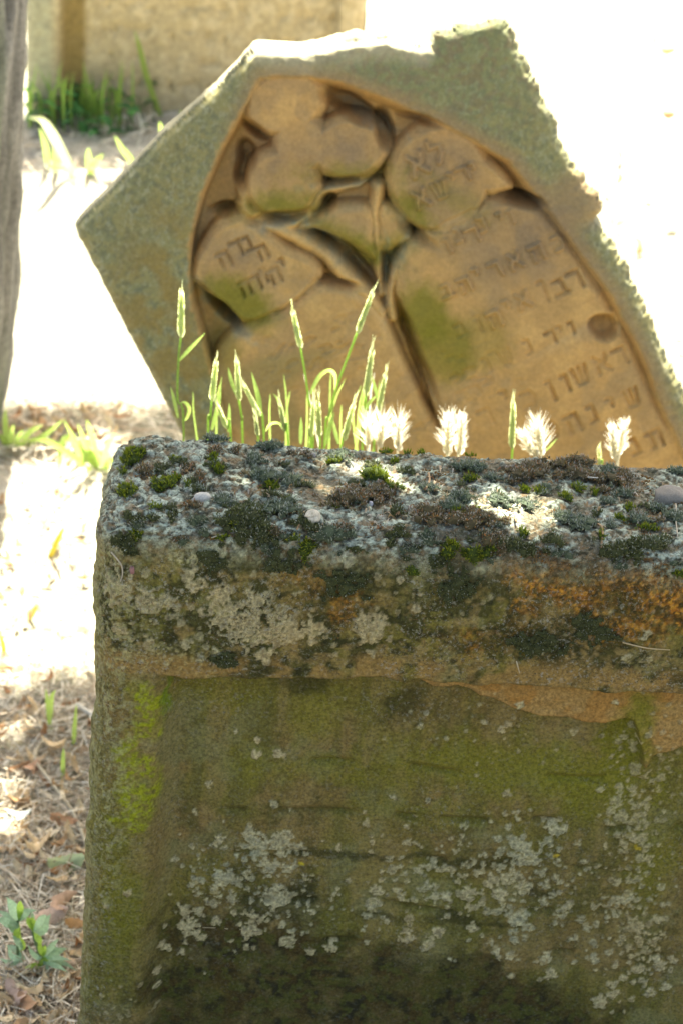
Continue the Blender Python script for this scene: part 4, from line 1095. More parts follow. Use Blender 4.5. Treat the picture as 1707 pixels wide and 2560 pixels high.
# ------------------------------------------------------------------ far gravestone at the back left
def make_far():
    bl = at_ground(66, 300)
    Y = bl[1]
    tilt = math.radians(4.0)
    ex = np.array([math.cos(tilt), 0, -math.sin(tilt)]); ez = np.array([math.sin(tilt), 0, math.cos(tilt)])
    ey = np.array([0, 1.0, 0])
    W_, Hh, Tt = 0.97, 0.66, 0.16
    st = 0.006
    A = np.arange(0, W_ + st, st); Wd = np.arange(-0.15, Hh, st); N_ = np.linspace(0, Tt, 20)
    na, nw = len(A), len(Wd)
    I, J = np.meshgrid(A, Wd, indexing='ij')
    a = I.ravel(); w = J.ravel()
    p3 = np.stack([a + 5, w, 0 * a], 1)
    n1 = fbm(p3, 8, 3, 1); n2 = fbm(p3, 36, 3, 2)
    ina = sstep(0.085, 0.125, a) * sstep(0, 0.02, W_ - 0.07 - a)
    dep = 0.035 * ina * sstep(0, 0.02, 0.56 - w)
    txt = np.zeros_like(a)
    for k in range(6):
        wl = 0.12 + 0.075 * k
        seg = sstep(0.5, 0.62, vnoise(np.stack([a, 0 * a + k * 2.3, w * 0.4], 1), 60, 3 + k)) * np.exp(-((w - wl + 0.01 * (vnoise(np.stack([a, 0 * a + k, 0 * a], 1), 40, 30) - 0.5)) / 0.016) ** 2)
        txt = np.maximum(txt, seg)
    txt *= ina * sstep(0.18, 0.22, a)
    edge = np.minimum(a, W_ - a)
    h = -dep - 0.010 * txt + (n1 - 0.5) * 0.012 + (n2 - 0.5) * 0.008 - 0.03 * np.exp(-edge / 0.012)
    V = bl + a[:, None] * ex + w[:, None] * ez - h[:, None] * ey
    C = np.repeat(np.array([[0.42, 0.335, 0.185]]), len(a), 0)
    def lay(c, m, colr):
        m = np.clip(m, 0, 1)[:, None]; return c * (1 - m) + np.asarray(colr) * m
    C = lay(C, 0.7 * sstep(0.45, 0.6, n1), (0.41, 0.33, 0.18)); C = lay(C, 0.6 * sstep(0.5, 0.62, n2), (0.52, 0.43, 0.26))
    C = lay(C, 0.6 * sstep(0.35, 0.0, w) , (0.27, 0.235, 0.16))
    C = lay(C, 0.8 * sstep(0.10, 0.06, a), (0.33, 0.33, 0.215))
    C = lay(C, 0.85 * sstep(0.035, 0.01, np.abs(a - 0.135) - 0.012), (0.20, 0.135, 0.035))  # dark strip painting the shade inside the panel's left recess edge
    G = np.arange(na * nw).reshape(na, nw)
    Fq = np.stack([G[:-1, :-1], G[1:, :-1], G[1:, 1:], G[:-1, 1:]], -1).reshape(-1, 4)
    root = empty('gravestone', bl + ex * 0.48)
    tag(root, 'blurred tan gravestone at the back left with a worn sunken panel', 'gravestone')
    nrm = vert_normals(V, [Fq])
    if (nrm[:, 1].mean()) > 0: Fq = Fq[:, ::-1]; nrm = -nrm
    ca = a[Fq].mean(1); cw = w[Fq].mean(1)
    pan = (ca > 0.105) & (ca < W_ - 0.08) & (cw < 0.56)
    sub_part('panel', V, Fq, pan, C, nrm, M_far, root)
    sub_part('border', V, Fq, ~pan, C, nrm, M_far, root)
    # body behind the face
    rim = np.concatenate([G[:, 0], G[-1, 1:], G[::-1, -1][1:], G[0, ::-1][1:-1]])
    mb_v = [V[rim]]; mb_c = [np.repeat([[0.36, 0.32, 0.2]], len(rim), 0)]
    for dd in (0.03, 0.09, 0.16):
        o = bl + a[rim, None] * ex + w[rim, None] * ez + dd * ey
        out = np.zeros_like(o)
        o = o + (fbm(o, 25, 3, 4)[:, None] - 0.5) * 0.015 * np.array([1, 0, 1])
        mb_v.append(o); mb_c.append(np.repeat([[0.38, 0.34, 0.22]], len(rim), 0))
    n = len(rim); fs = []
    for k in range(3):
        i = k * n + np.arange(n); i2 = k * n + (np.arange(n) + 1) % n
        fs.append(np.stack([i, i2, i2 + n, i + n], 1))
    Vv = np.concatenate(mb_v + [mb_v[-1].mean(0)[None]]); Cv = np.concatenate(mb_c + [np.array([[0.3, 0.28, 0.2]])])
    i = 3 * n + np.arange(n); i2 = 3 * n + (np.arange(n) + 1) % n
    me = np_mesh('slab', Vv, [np.stack([i, i2, np.full(n, len(Vv) - 1)], 1), np.concatenate(fs)], Cv)
    link_mesh('slab', me, M_far, root)
    return bl
FARBL = make_far()

# ------------------------------------------------------------------ tree at the left: trunk in view, crown overhead shading the stones
def make_tree():
    base = at_ground(0, 1092)
    Yt = base[1]
    r0 = 0.15
    hi = at_y(66, 0, Yt)
    lo = at_y(2, 1040, Yt)
    slope = (hi - lo) / (hi[2] - lo[2])
    top_z = 3.0
    zz = np.linspace(-0.15, top_z, 90)
    rad = r0 * (1 - 0.10 * np.clip(zz, 0, 3)) + 0.05 * np.exp(-np.clip(zz, 0, 9) / 0.12)
    ed = np.array([at_y(u, v, Yt) for u, v in [(0, 1085), (20, 960), (38, 760), (50, 550), (58, 260), (66, 0)]])
    ctr = np.stack([np.interp(zz, ed[:, 2], ed[:, 0]) + np.where(zz > ed[-1, 2], (zz - ed[-1, 2]) * slope[0], 0), np.full(len(zz), Yt), zz], 1)
    ctr[:, 0] -= rad + 0.001
    ctr[:, 0] -= 0.30 * np.clip(zz - 1.05, 0, 9) ** 1.15
    ctr[:, 1] = Yt
    segs = 96
    th = np.linspace(0, 2 * math.pi, segs, endpoint=False)
    TH_, ZZ = np.meshgrid(th, zz)
    P = np.stack([np.cos(TH_), np.sin(TH_), ZZ * 0.22], -1).reshape(-1, 3)
    fur = fbm(P, 7, 3, 3); fine = fbm(P * np.array([1, 1, 2]), 22, 3, 5)
    dr = (np.abs(fur - 0.5) * -0.09) + (fine - 0.5) * 0.035 + 0.006 * np.sin(TH_.ravel() * 3 + ZZ.ravel() * 2)
    R = np.repeat(rad, segs) + dr
    V = np.repeat(ctr, segs, 0) + np.stack([np.cos(TH_.ravel()) * R, np.sin(TH_.ravel()) * R, 0 * R], 1)
    c = np.array([0.155, 0.148, 0.135])[None] * (0.2 + 1.6 * fine[:, None])
    cr = sstep(0.06, 0.0, np.abs(fur - 0.5))[:, None] * 0.5
    c = c * (1 - cr) + cr * np.array([0.24, 0.235, 0.215])
    gm = sstep(0.5, 0.62, fbm(P, 4, 2, 9))[:, None] * 0.5
    c = c * (1 - gm) + gm * np.array([0.20, 0.235, 0.15])
    i = np.arange(len(zz) - 1)[:, None] * segs; j = np.arange(segs)[None]; j2 = (j + 1) % segs
    f = np.stack([i + j, i + j2, i + segs + j2, i + segs + j], -1).reshape(-1, 4)
    root = empty('tree', (base[0] - r0, Yt, 0))
    tag(root, 'grey barked tree trunk at the left edge, its leafy crown overhead', 'tree')
    link_mesh('trunk', np_mesh('trunk', V, f, np.clip(c, 0.02, 0.6)), M_bark, root)
    # crown: leaves hung along limbs; thick where the photograph's ground lies in shade
    top = ctr[-1]
    kr = np.random.default_rng(17)
    cot = math.cos(SUN_EL) / math.sin(SUN_EL)
    def gproj(u, v):
        q = at_ground(u, v); return q[1] - q[2] * cot
    yA, yB, yC = gproj(100, 1730), gproj(100, 1135), gproj(100, 1035)
    st_lo = FY - 0.93 * cot - 0.45; st_hi = FY + T - 0.85 * cot + 0.07
    def shade(gx, gy):
        s = np.zeros_like(gx)
        s = np.where((gy > st_lo) & (gy < st_hi) & (gx > -1.6) & (gx < 1.5), 1.0, s)                 # the near stone
        s = np.where((gx < -0.27 + 0.05 * np.sin(gy * 9)) & (gx > -1.7) & (gy >= st_hi) & (gy < yA + 0.03 * np.sin(gx * 23)), 0.95, s)   # ground at the lower left
        s = np.where((gx < -0.36) & (gx > -1.5) & (gy > yB + 0.03 * np.sin(gx * 20)) & (gy < yC), 0.9, s)   # strip by the trunk
        s = np.where((gy > -0.6) & (gy <= st_lo) & (np.abs(gx) < 1.6), 0.5, s)
        s = np.where((gx < -1.5) & (gx > -2.6) & (gy > 1.0) & (gy < 5), 0.35, s)
        return s
    n_try = 30000
    gx = kr.uniform(-2.6, 1.6, n_try * 2); gy = kr.uniform(-0.6, 5.0, n_try * 2)
    ok = kr.random(n_try * 2) < shade(gx, gy)
    gx, gy = gx[ok], gy[ok]
    z = kr.uniform(2.75, 4.4, len(gx)) + 0.3 * np.sin(gx * 2.1) * np.cos(gy * 1.7)
    p = np.stack([gx, gy, 0 * gx], 1) + SUN[None] * (z / SUN[2])[:, None]
    # gaps that let small sun flecks through on to the stone top and the ground
    flecks = [(stone_point(842, 1186)[0], 0.016), (stone_point(875, 1208)[0], 0.010), (stone_point(940, 1196)[0], 0.012), (stone_point(1262, 1302)[0], 0.014), (stone_point(1300, 1265)[0], 0.006), (stone_point(1225, 1292)[0], 0.004),
              (at_ground(12, 2085), 0.018), (at_ground(20, 1990), 0.010), (at_ground(40, 1850), 0.006)]
    keep = np.ones(len(p), bool)
    for (q, rr) in flecks:
        t = (p - q) @ SUN
        d = np.linalg.norm(p - q - t[:, None] * SUN, axis=1)
        keep &= d > rr + 0.034
    p = p[keep]
    nL = len(p)
    ln = kr.uniform(0.060, 0.090, nL); wd = ln * kr.uniform(0.55, 0.7, nL)
    nrmL = SUN[None] * 0.9 + kr.normal(0, 0.35, (nL, 3)); nrmL /= np.linalg.norm(nrmL, axis=1, keepdims=True)
    dr_ = np.cross(nrmL, kr.normal(0, 1, (nL, 3))); dr_ /= np.linalg.norm(dr_, axis=1, keepdims=True)
    sdv = np.cross(nrmL, dr_)
    V = np.empty((nL * 6, 3))
    V[0::6] = p - dr_ * ln[:, None] * 0.5
    V[1::6] = p - dr_ * ln[:, None] * 0.08 + sdv * wd[:, None] * 0.5 + nrmL * 0.006
    V[2::6] = p - dr_ * ln[:, None] * 0.08 - sdv * wd[:, None] * 0.5 + nrmL * 0.006
    V[3::6] = p + dr_ * ln[:, None] * 0.22 + sdv * wd[:, None] * 0.42 + nrmL * 0.004
    V[4::6] = p + dr_ * ln[:, None] * 0.22 - sdv * wd[:, None] * 0.42 + nrmL * 0.004
    V[5::6] = p + dr_ * ln[:, None] * 0.5
    k = np.arange(nL) * 6
    f3 = np.concatenate([np.stack([k, k + 1, k + 2], 1), np.stack([k + 3, k + 5, k + 4], 1)])
    f4 = np.stack([k + 1, k + 3, k + 4, k + 2], 1)
    cl = np.repeat(np.array([0.065, 0.10, 0.025])[None] * kr.uniform(0.7, 1.4, (nL, 1)), 6, 0)
    link_mesh('crown', np_mesh('crown', V, [f3, f4], cl, False), M_crown, root)
    # limbs reaching through the leaves
    idx = kr.choice(nL, 26, replace=False)
    for q in p[idx]:
        mid = top + (q - top) * 0.5 + np.array([0, 0, 0.25]) + kr.normal(0, 0.08, 3)
        if mid[2] < 2.5: mid[2] = 2.6
        pts = smooth_open(np.array([top - np.array([0, 0, 0.15]), top + (mid - top) * 0.4 + np.array([0, 0, 0.1]), mid, q]), 5)
        mb = MB(); tube(mb, pts, np.linspace(0.045, 0.006, len(pts)), 7, (0.17, 0.155, 0.135))
        mb.build('limb', M_bark, root)
make_tree()

# ------------------------------------------------------------------ grass and awned ears between the stones
YB = 2.42
def pxp(u, v, Y): return at_y(u, v, Y)
gr = np.random.default_rng(41)
GREEN = np.array([0.36, 0.50, 0.12]); PALE = np.array([0.66, 0.72, 0.36]); DRY = np.array([0.78, 0.74, 0.58])

def stem_pts(pts):
    """continue a stem from its lowest seen point down to the ground"""
    low = np.array(pts[-1])
    foot = low + np.array([gr.normal(0, 0.04), gr.normal(0, 0.03), 0])
    foot[2] = float(ground_h(foot[0], foot[1])) - 0.01
    mid = low * 0.5 + foot * 0.5 + np.array([gr.normal(0, 0.015), 0, 0])
    return smooth_open(np.array(list(pts) + [mid, foot]), 4)

def ear_mesh(tip, bot, wid, colr, awn, n_awn, fluffy):
    mb = MB()
    ax = tip - bot; L_ = np.linalg.norm(ax); ax = ax / L_
    sd = norm(np.cross(ax, [0, 1, 0])); fw = np.cross(ax, sd)
    t = np.linspace(0, 1, 12)
    prof = np.sin(np.pi * np.clip(0.05 + 0.95 * t ** 0.8, 0, 1)) ** 0.8 * (1 - 0.25 * t)
    core = bot + ax * (t * L_ * (0.75 if fluffy else 1.0))[:, None]
    tube(mb, core, wid * (0.16 if fluffy else 0.27) * prof + 0.0003, 8, np.asarray(colr))
    nsp = 9 if fluffy else 12
    for k in range(nsp):
        for s_ in (-1, 1, 0):
            tt = (k + 0.5 * (s_ == 1) + 0.25 * (s_ == 0)) / nsp * (0.8 if fluffy else 0.9)
            o = bot + ax * L_ * tt
            out = sd * s_ * 0.8 + fw * (0.9 if s_ == 0 else gr.normal(0, 0.4))
            d = norm(ax * (3.2 if not fluffy else 2.0) + out * (0.45 if not fluffy else 0.6) + gr.normal(0, 0.12, 3))
            gl = L_ * (0.26 if not fluffy else 0.24) * (1 - 0.45 * tt)
            w0 = wid * (0.30 if not fluffy else 0.22) * (1 - 0.5 * tt)
            pts = np.array([o + out * wid * 0.15, o + d * gl * 0.4 + out * wid * 0.22, o + d * gl + out * wid * 0.1])
            ribbon(mb, pts, [w0 * 0.6, w0, w0 * 0.1], norm(np.cross(d, fw + 0.01)), np.asarray(colr) * gr.uniform(0.85, 1.15), 0.25)
    for k in range(n_awn):
        tt = gr.uniform(0.05, 0.97)
        o = bot + ax * L_ * tt * (0.75 if fluffy else 1)
        ang = gr.uniform(0, 2 * math.pi)
        out = sd * math.cos(ang) + fw * math.sin(ang)
        d = norm(ax + out * (gr.uniform(0.15, 0.5) + 0.55 * (1 - tt)) * (1.0 if fluffy else 0.16))
        q = np.array([o, o + d * awn * 0.5, o + d * awn * gr.uniform(0.8, 1.1) + out * awn * 0.04])
        ribbon(mb, q, [0.0009, 0.0007, 0.0002], norm(np.cross(d, [0, 1, 0.3])), np.asarray(colr) * 1.05)
    return mb

def stalk(label, tip, bot, wpx, stem, kind='green', Y=YB, leaves=()):
    sc = np.linalg.norm(pxp(100, 1000, Y) - pxp(101, 1000, Y))
    T_ = pxp(*tip, Y); B_ = pxp(*bot, Y)
    st = stem_pts([pxp(*q, Y + 0.0) for q in [bot] + list(stem)])
    root = empty('barley_stalk', st[-1])
    tag(root, label, 'grass stalk', 'grass stalks between the stones')
    mb = MB(); tube(mb, st, np.full(len(st), 2.9 * sc), 6, GREEN * 1.1 if kind == 'green' else DRY * 0.9); mb.build('stem', M_plant, root)
    if kind == 'green': mb = ear_mesh(T_, B_, wpx * sc * 0.85, PALE * gr.uniform(0.85, 1.1), 0.024, 26, False)
    else: mb = ear_mesh(T_, B_, wpx * sc * gr.uniform(0.6, 0.9), DRY * gr.uniform(0.85, 1.05), gr.uniform(0.018, 0.034), int(gr.integers(70, 170)), True)
    mb.build('ear', M_ear, root)
    for lf in leaves:
        mb = MB(); pts = smooth_open(np.array([pxp(q[0], q[1], Y + 0.012 * k) for k, q in enumerate(lf[0])]), 5)
        t = np.linspace(0, 1, len(pts))
        tg = np.gradient(pts, axis=0)
        sdv = np.cross(tg, np.array([0, 1.0, 0.25])); sdv /= np.maximum(np.linalg.norm(sdv, axis=1, keepdims=True), 1e-9)
        ribbon(mb, pts, lf[1] * sc * np.sin(np.pi * (0.18 + 0.80 * t)), sdv, GREEN * 1.2, 0.12)
        mb.build('leaf', M_plant, root)

stalk('tallest green ear at the left, with a side leaf and a looped leaf', (455, 721), (453, 844), 30, [(447, 899), (445, 1000), (460, 1075)], leaves=[([(449, 902), (480, 868), (514, 832)], 11), ([(450, 1010), (462, 1006), (474, 1022), (468, 1046), (455, 1055)], 10), ([(446, 1045), (436, 1000), (427, 966)], 9)])
stalk('narrow green ear second from the left among the grass', (542, 899), (530, 1002), 27, [(526, 1050), (521, 1086)], Y=2.40, leaves=[([(530, 1075), (545, 1020), (554, 958)], 12)])
stalk('slanting green ear low between two upright ears at the left', (543, 1010), (570, 1072), 24, [(578, 1092)], Y=2.38, leaves=[([(572, 1080), (574, 1040), (574, 1008)], 9)])
stalk('upright green ear left of the wide slanted blade', (593, 898), (598, 1000), 26, [(606, 1050), (607, 1090)], Y=2.44, leaves=[([(590, 985), (578, 950), (571, 918)], 10)])
stalk('wide pale slanted ear crossing a thin blade', (608, 958), (650, 1040), 24, [(660, 1088)], Y=2.41, leaves=[([(652, 1030), (644, 985), (629, 930)], 13)])
stalk('short pale ear beside the arching blade', (640, 1048), (645, 1088), 22, [(646, 1100)], Y=2.38)
stalk('small ear with a reddish pointed tip left of centre', (700, 1008), (713, 1078), 22, [(720, 1096)], Y=2.40, leaves=[([(712, 1040), (698, 1005), (684, 984)], 9), ([(712, 1075), (695, 1058), (675, 1062), (664, 1080)], 9)])
stalk('slim green ear leaning left on a long bare stem', (732, 775), (752, 870), 26, [(764, 940), (772, 1000), (783, 1098)], Y=2.46)
stalk('long green ear leaning right, highest at the middle', (933, 725), (892, 832), 24, [(868, 895), (842, 966), (822, 1040), (812, 1100)], Y=2.47, leaves=[([(776, 985), (798, 943), (823, 927), (838, 942), (836, 985)], 13)])
stalk('left of two broad pale ears standing close together at the middle', (784, 1004), (778, 1092), 24, [(778, 1112)], Y=2.39, leaves=[([(752, 1110), (753, 1075), (753, 1042)], 10)])
stalk('right of two broad pale ears standing close together at the middle', (796, 1000), (798, 1092), 24, [(800, 1112)], Y=2.40, leaves=[([(815, 1110), (824, 1070), (836, 1030)], 13)])
stalk('short wide ear leaning right behind the middle of the stone top', (884, 1008), (858, 1100), 28, [(852, 1122)], Y=2.37, leaves=[([(846, 1110), (838, 1080), (833, 1050)], 10)])
stalk('plump upright ear above the left awned ear', (930, 870), (914, 990), 29, [(910, 1050), (905, 1120)], Y=2.45, leaves=[([(912, 1030), (925, 1005), (945, 985)], 11)])
stalk('pale ear leaning right next to the plump upright ear', (963, 935), (944, 1030), 24, [(938, 1075), (935, 1125)], Y=2.44, leaves=[([(944, 1000), (936, 970), (930, 940)], 9)])
stalk('dry white awned ear, leftmost of the bristly ones, left half', (922, 1036), (918, 1118), 34, [(918, 1140)], 'dry', 2.36)
stalk('dry white awned ear beside the leftmost bristly one', (955, 1046), (948, 1118), 34, [(946, 1140)], 'dry', 2.37)
stalk('dry white bristly ear, narrow, third from the left', (996, 1030), (994, 1125), 40, [(993, 1146)], 'dry', 2.37)
stalk('dry white bristly ear with spread awns, left of a close pair', (1121, 1020), (1116, 1136), 44, [(1115, 1160)], 'dry', 2.38)
stalk('dry white bristly ear with spread awns, right of a close pair', (1156, 1012), (1146, 1136), 44, [(1145, 1160)], 'dry', 2.39)
stalk('smooth upright pale green ear between the bristly ears at the right', (1282, 1000), (1278, 1120), 28, [(1277, 1165)], Y=2.38)
stalk('dry white ear slanting left beside the smooth green ear', (1300, 1072), (1336, 1140), 34, [(1342, 1170)], 'dry', 2.37, leaves=[([(1362, 1128), (1378, 1112), (1392, 1096)], 9)])
stalk('dry white bristly ear just right of the smooth green ear', (1342, 1040), (1352, 1140), 42, [(1354, 1172)], 'dry', 2.38)
stalk('small pale green ear low beside the rightmost bristly ear', (1497, 1142), (1498, 1170), 20, [(1498, 1190)], Y=2.36)
stalk('rightmost dry white bristly ear, standing alone', (1526, 1044), (1536, 1150), 40, [(1538, 1186)], 'dry', 2.38)
stalk('rightmost dry bristly ear\'s close neighbour, leaning right', (1562, 1040), (1545, 1140), 26, [(1541, 1186)], 'dry', 2.39)

def low_blades():
    root = empty('grass_tuft', (0.05, 2.52, 0))
    tag(root, 'thin low green blades crowded behind the middle of the near stone', 'grass', 'grass tufts on the ground')
    for k in range(16):
        u = gr.uniform(490, 960); Y = 2.46 + gr.uniform(0, 0.12)
        tip = at_y(u, gr.uniform(1010, 1110) + max(0, u - 900) * 0.07, Y)
        foot = np.array([tip[0] + gr.normal(0, 0.05), Y + gr.normal(0, 0.03), 0.0]); foot[2] = float(ground_h(foot[0], foot[1])) - 0.01
        mid = tip * 0.6 + foot * 0.4 + np.array([gr.normal(0, 0.012), 0, 0.0])
        bend = tip + (tip - mid) * 0.25 + np.array([gr.normal(0, 0.006), 0, 0])
        pts = smooth_open(np.array([foot, mid, tip, bend]), 5); t = np.linspace(0, 1, len(pts))
        tg = np.gradient(pts, axis=0); sdv = np.cross(tg, np.array([0, 1.0, 0.2])); sdv /= np.maximum(np.linalg.norm(sdv, axis=1, keepdims=True), 1e-9)
        mb = MB(); ribbon(mb, pts, 0.0045 * (1 - t) ** 0.5 + 0.0004, sdv, (GREEN * 1.1 if gr.random() < 0.75 else DRY * 0.8) * gr.uniform(0.7, 1.15), 0.15)
        mb.build('blade', M_plant, root)
low_blades()

def tuft(label, blades, Yv=None, width=12, colr=GREEN):
    """blades: list of pixel polylines from the tip to the foot; standing on the ground at the foot"""
    feet = []
    mb_list = []
    for bl in blades:
        f = at_ground(*bl[-1]); feet.append(f)
        sc = np.linalg.norm(f - CAM) / FPX
        pts = np.array([at_y(q[0], q[1], f[1] - 0.02 * k) for k, q in enumerate(bl[::-1])])
        pts[0] = f - np.array([0, 0, 0.01])
        pts = smooth_open(pts, 5)
        t = np.linspace(0, 1, len(pts))
        tg = np.gradient(pts, axis=0); sdv = np.cross(tg, np.array([0, 1.0, -0.3])); sdv /= np.maximum(np.linalg.norm(sdv, axis=1, keepdims=True), 1e-9)
        mb = MB(); ribbon(mb, pts, width * sc * (np.sin(np.pi * (0.25 + 0.73 * t))), sdv, np.asarray(colr) * gr.uniform(0.8, 1.2), 0.12)
        mb_list.append(mb)
    root = empty('grass_tuft', np.mean(feet, 0))
    tag(root, label, 'grass', 'grass tufts on the ground')
    for mb in mb_list: mb.build('blade', M_plant, root)

tuft('sprawling bright grass tuft between the trunk and the near stone', [[(160, 1049), (185, 1095), (215, 1140), (255, 1172)], [(62, 1105), (100, 1098), (150, 1118), (235, 1172)], [(218, 1050), (230, 1090), (252, 1165)], [(150, 1178), (152, 1120), (175, 1095), (215, 1150)], [(285, 1085), (268, 1120), (258, 1170)], [(205, 1170), (225, 1130), (250, 1175)], [(195, 1060), (215, 1110), (245, 1168)], [(300, 1180), (280, 1150), (262, 1172)]], width=15)
tuft('bright grass tuft at the foot of the trunk', [[(158, 1050), (110, 1090), (50, 1120)], [(108, 1062), (70, 1085), (45, 1122)], [(108, 1185), (85, 1130), (45, 1118)], [(15, 1020), (14, 1060), (18, 1120)], [(35, 1060), (28, 1090), (25, 1122)], [(0, 1085), (10, 1100), (28, 1125)], [(60, 1075), (45, 1095), (35, 1122)]], width=15)
tuft('two thin grass blades in the litter beside the near stone', [[(115, 1722), (120, 1760), (127, 1830)], [(140, 1725), (130, 1745), (126, 1800)], [(192, 1760), (188, 1810), (182, 1868)], [(160, 1870), (158, 1900), (156, 1950)]], width=11)
tuft('pale bent grass blade rising before the far stone at left', [[(70, 292), (105, 300), (128, 330), (150, 370), (190, 440)]], width=24, colr=(0.5, 0.55, 0.3))
tuft('bright grass tuft left of the leaning stone\'s gable', [[(288, 340), (305, 370), (330, 405), (345, 450)], [(400, 305), (405, 325), (412, 360), (420, 420)], [(222, 370), (222, 395), (224, 430)], [(260, 385), (240, 405), (228, 430)], [(100, 320), (115, 370), (120, 420)], [(138, 350), (140, 380), (140, 430)]], width=15)
tuft('tall thin blades crossing the face of the far stone', [[(337, 75), (350, 120), (370, 200), (405, 290)], [(530, 165), (537, 190), (545, 250)], [(768, 0), (765, 30), (762, 130)], [(455, 275), (450, 300), (448, 320)], [(610, 120), (604, 160), (600, 240)]], width=14)
tuft('green grass tuft at the left foot of the far stone', [[(100, 58), (106, 100), (112, 230)], [(150, 100), (152, 160), (140, 250)], [(180, 20), (185, 90), (178, 240)], [(225, 165), (212, 200), (205, 260)], [(160, 160), (140, 200), (130, 265)], [(130, 180), (125, 210), (118, 270)], [(190, 190), (182, 215), (178, 260)], [(85, 200), (92, 230), (100, 275)], [(75, 170), (90, 220), (105, 278)], [(172, 195), (165, 230), (160, 270)]], width=12, colr=(0.22, 0.36, 0.07))
wisp = [[(u_ + gr.normal(0, 14), 230 - gr.uniform(0, 90)), (u_ + gr.normal(0, 5), 240), (u_, 285 + gr.uniform(0, 45))] for u_ in gr.uniform(62, 330, 34)]
tuft('wispy green grass along the foot of the far stone', wisp, width=6, colr=(0.24, 0.38, 0.08))
tuft('yellow drooping blade lying in the sun left of the near stone', [[(165, 1310), (145, 1350), (120, 1395)]], width=14, colr=(0.16, 0.13, 0.015))
tuft('short yellow blade in the sun at the lower left', [[(96, 1510), (84, 1530), (66, 1548)]], width=12, colr=(0.16, 0.13, 0.015))
tuft('narrow yellow blade at the left edge in the sun', [[(1, 1585), (8, 1610), (12, 1640)]], width=12, colr=(0.16, 0.13, 0.015))

# leafy ground plant by the far stone
def ivy():
    root = empty('ground_plant', at_ground(230, 330))
    tag(root, 'low dark green leafy plant at the foot of the far stone', 'plant')
    for k in range(110):
        u = gr.uniform(60, 400); v = 255 + gr.uniform(0, 95) * (0.6 + 0.4 * math.sin((u - 40) / 120))
        p = at_ground(u, v) + np.array([0, 0, gr.uniform(0.01, 0.09)])
        d = norm([gr.normal(0, 1), gr.normal(-0.3, 0.7), gr.normal(0.25, 0.4)]); ln = gr.uniform(0.035, 0.065)
        pts = np.array([p, p + d * ln * 0.35, p + d * ln * 0.7, p + d * ln - np.array([0, 0, 0.01])])
        sd = norm(np.cross(d, [0, 0, 1]) + gr.normal(0, 0.2, 3))
        mb = MB(); ribbon(mb, pts, np.array([0.1, 0.6, 0.5, 0.05]) * ln, sd, np.array([0.075, 0.20, 0.06]) * gr.uniform(0.6, 1.6), 0.12)
        # stalk down to the soil
        g = p.copy(); g[2] = float(ground_h(p[0], p[1])) - 0.01
        tube(mb, np.array([g, (g + p) / 2 + gr.normal(0, 0.004, 3), p]), [0.0015] * 3, 5, (0.07, 0.13, 0.03))
        mb.build('leaf', M_plant, root)
ivy()

